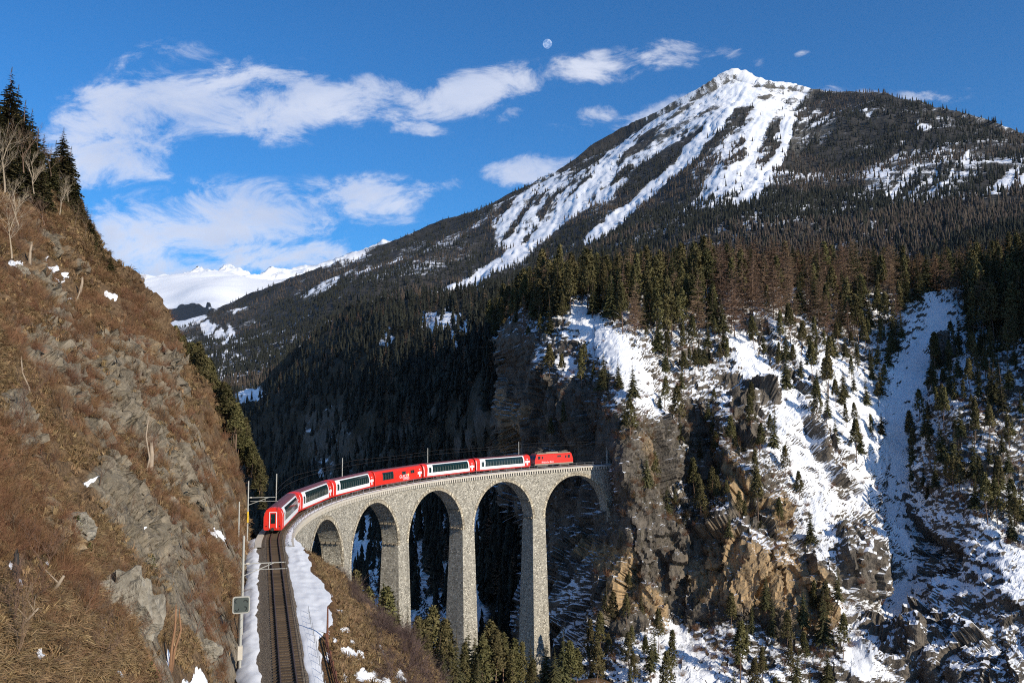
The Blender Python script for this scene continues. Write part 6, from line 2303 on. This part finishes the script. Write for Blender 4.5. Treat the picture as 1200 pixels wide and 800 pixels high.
px, py = PT.ppx, PT.ppy
n1 = fbm(np.stack([px.ravel() / 22, py.ravel() / 14, 0 * px.ravel()], 1), 3, 211).reshape(px.shape)
treeline = 1 - sstep(line_mask(px, py, [(862, 84), (760, 140)], 60), .1, .6)
w = np.clip(1.15 - PSNOW * 1.45, 0.015, 1) * (.75 + .35 * n1) * treeline
w *= 1 - .55 * poly_mask(px, py, [(1030, 165), (1200, 180), (1200, 250), (1000, 240)], 12)
pos, qx, qy = PT.pick(60000, np.clip(w, 0, None), r3)
bare = (vnoise(pos / 260.0, 77) > .25)
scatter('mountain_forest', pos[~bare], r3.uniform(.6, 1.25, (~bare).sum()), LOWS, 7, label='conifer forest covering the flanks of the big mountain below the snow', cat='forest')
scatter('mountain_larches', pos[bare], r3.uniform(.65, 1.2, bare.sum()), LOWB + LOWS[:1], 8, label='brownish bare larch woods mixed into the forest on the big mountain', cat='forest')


# ---- dry grass and brush
def tuft_mesh(seed, n=26, L=.55, w=.022, lay=.9, m=None, name='tuft'):
    r = np.random.default_rng(seed)
    lf = Leaf()
    a = r.random(n) * 2 * math.pi
    b = np.stack([np.cos(a), np.sin(a), 0 * a], 1) * (.16 * np.sqrt(r.random((n, 1))))
    out = np.stack([np.cos(a + r.normal(size=n) * .6), np.sin(a + r.normal(size=n) * .6), 0 * a], 1)
    l = L * (.6 + .7 * r.random((n, 1)))
    mid = b + out * l * .3 * lay + np.array([0, 0, 1]) * l * .5
    tip = b + out * l * .8 * lay + np.array([0, 0, 1]) * l * (.55 - .35 * lay * r.random((n, 1)))
    s = np.cross(out, [0, 0, 1.0]) * w
    lf.quads(np.stack([b - s, b + s, mid + s * .8, mid - s * .8], 1))
    lf.quads(np.stack([mid - s * .8, mid + s * .8, tip + s * .15, tip - s * .15], 1))
    return lf.mesh(name, m or M_STRAW)


def brush_mesh(seed, n=60, h=1.0, m=None, name='brush'):
    r = np.random.default_rng(seed)
    lf = Leaf()
    a = r.random(n) * 2 * math.pi
    el = r.uniform(.35, 1.35, n)
    d = np.stack([np.cos(a) * np.cos(el), np.sin(a) * np.cos(el), np.sin(el)], 1)
    b = r.normal(size=(n, 3)) * np.array([.14, .14, 0]) * h
    L = h * (.5 + .6 * r.random((n, 1)))
    t = b + d * L
    s = np.cross(d, r.normal(size=(n, 3)))
    s = s / np.linalg.norm(s, axis=1, keepdims=True) * .010 * h
    lf.quads(np.stack([b - s, b + s, t + s * .3, t - s * .3], 1))
    for k in range(4):
        f = .35 + .6 * r.random((n, 1))
        p = b + d * L * f
        q = p + (d * .6 + r.normal(size=(n, 3)) * .55) * L * .35
        s2 = s * .6
        lf.quads(np.stack([p - s2, p + s2, q + s2 * .4, q - s2 * .4], 1))
    return lf.mesh(name, m or M_BRUSH)


TUFTS = [tuft_mesh(600 + k, 26, .5 + .12 * (k % 3), .024, .8 + .2 * (k % 2)) for k in range(5)]
BRUSH = [brush_mesh(620 + k, 60, 1.0) for k in range(4)]
jl = np.arange(LT.shape[1])[None, :] + 0 * LT.ppx
vis = (jl < LT.nvis) & (LT.ppx > -60) & (LT.ppy < 860)
_, toff = track_coords(LT.flat())
offl = (toff.reshape(LT.shape) < -4.1)
LSNW = LSNOW.copy()
for _ in range(5):
    LSNW[:, :-1] = np.maximum(LSNW[:, :-1], LSNW[:, 1:])
    LSNW[1:] = np.maximum(LSNW[1:], LSNW[:-1])
    LSNW[:-1] = np.maximum(LSNW[:-1], LSNW[1:])
g1 = fbm(LT.flat() / 7.0, 3, 221).reshape(LT.shape)
w = vis * offl * np.clip(1 - LROCK * 1.1, .012, 1) * (1 - LSNW) * np.clip(.25 + 1.5 * g1, .02, 1.4)
pos, qx, qy = LT.pick(36000, w, r3)
scatter('dry_grass', pos, r3.uniform(.55, 1.15, len(pos)) * np.clip(pos[:, 1] / 70, .75, 1.5), TUFTS, 9, .35, label='tawny dry grass covering the left hillside', cat='grass')
w = vis * offl * (1 - LSNW) * np.clip(.25 + 1.3 * fbm(LT.flat() / 12.0, 3, 231).reshape(LT.shape) + .35 * (LT.ppy < 420), 0, 1)
pos, qx, qy = LT.pick(2600, w, r3)
scatter('dry_brush', pos, r3.uniform(.5, 1.25, len(pos)) * np.clip(pos[:, 1] / 75, .7, 1.5), BRUSH, 10, .25, label='leafless brown brush on the left hillside', cat='brush')
# slope below the line
V, dd = GS['V'], GS['d']
w = ((dd > .4) & (dd < 22)) * (1 - GS['snow']) * (GS['py'] < 860) * (GS['S'] < 10)
idx = r3.choice(V.shape[0] * V.shape[1], 7000, p=(w / w.sum()).ravel())
pos = V.reshape(-1, 3)[idx] + r3.normal(size=(7000, 3)) * np.array([.2, .2, 0])
scatter('slope_grass', pos, r3.uniform(.6, 1.2, len(pos)), TUFTS, 12, .3, label='brown grass on the slope below the railway line', cat='grass')
w = ((dd > 4) & (dd < 26)) * (GS['S'] < 16) * np.clip(dd / 12, .05, 1)
idx = r3.choice(V.shape[0] * V.shape[1], 700, p=(w / w.sum()).ravel())
pos = V.reshape(-1, 3)[idx]
PURP = [brush_mesh(640 + k, 70, 1.0, foliage('bare_thicket', (0.075, 0.05, 0.045), (0.14, 0.095, 0.08), .01, .25)) for k in range(3)]
scatter('bare_thicket', pos, r3.uniform(.9, 2.4, len(pos)), PURP, 13, .2, label='leafless purplish thicket at the rim of the slope beside the first pier', cat='thicket')
SNWY = snowy.reshape(RT.shape)
# low dark growth on the ledges of the right-hand cliff
w = (poly_mask(RT.ppx, RT.ppy, [(585, 390), (860, 380), (1045, 440), (1040, 700), (1000, 800), (690, 800), (720, 560), (590, 470)], 8) * (1 - clear) * .5 + 1.0 * crag + .7 * rslope) * (~near_line) * (1 - .9 * poly_mask(RT.ppx, RT.ppy, [(840, 640), (960, 660), (965, 725), (850, 735)], 6)) * (1 - .7 * SNWY)
pos, qx, qy = RT.pick(6000, w, r3)
SHRUBS = [pine_crown(650 + k, 3.2, .32, .05, 26, 8, 'shrub', M_NEEDLE) for k in range(2)] + [brush_mesh(660, 70, 1.8), pine_crown(655, 3.0, .3, .05, 26, 8, 'shrub', M_PINE)]
scatter('cliff_shrubs', pos, r3.uniform(.35, 1.0, len(pos)), SHRUBS, 14, .2, label='low dark shrubs growing on the ledges of the right cliff', cat='shrubs')


# ------------------------------------------------------------------ air
def haze():
    m = bpy.data.materials.new('thin_blue_air')
    m.use_nodes = True
    T = NT(m.node_tree)
    out = T.n('ShaderNodeOutputMaterial')
    v = T.n('ShaderNodeVolumePrincipled', ins={'Color': (0.72, 0.83, 1.0, 1), 'Density': 0.9e-5, 'Anisotropy': 0.2})
    T.link(v.outputs[0], out.inputs['Volume'])
    o = MB().box(-32000, 32000, -32000, 32000, -172, 3400).build('haze', m)
    tag(o, kind='stuff')


haze()
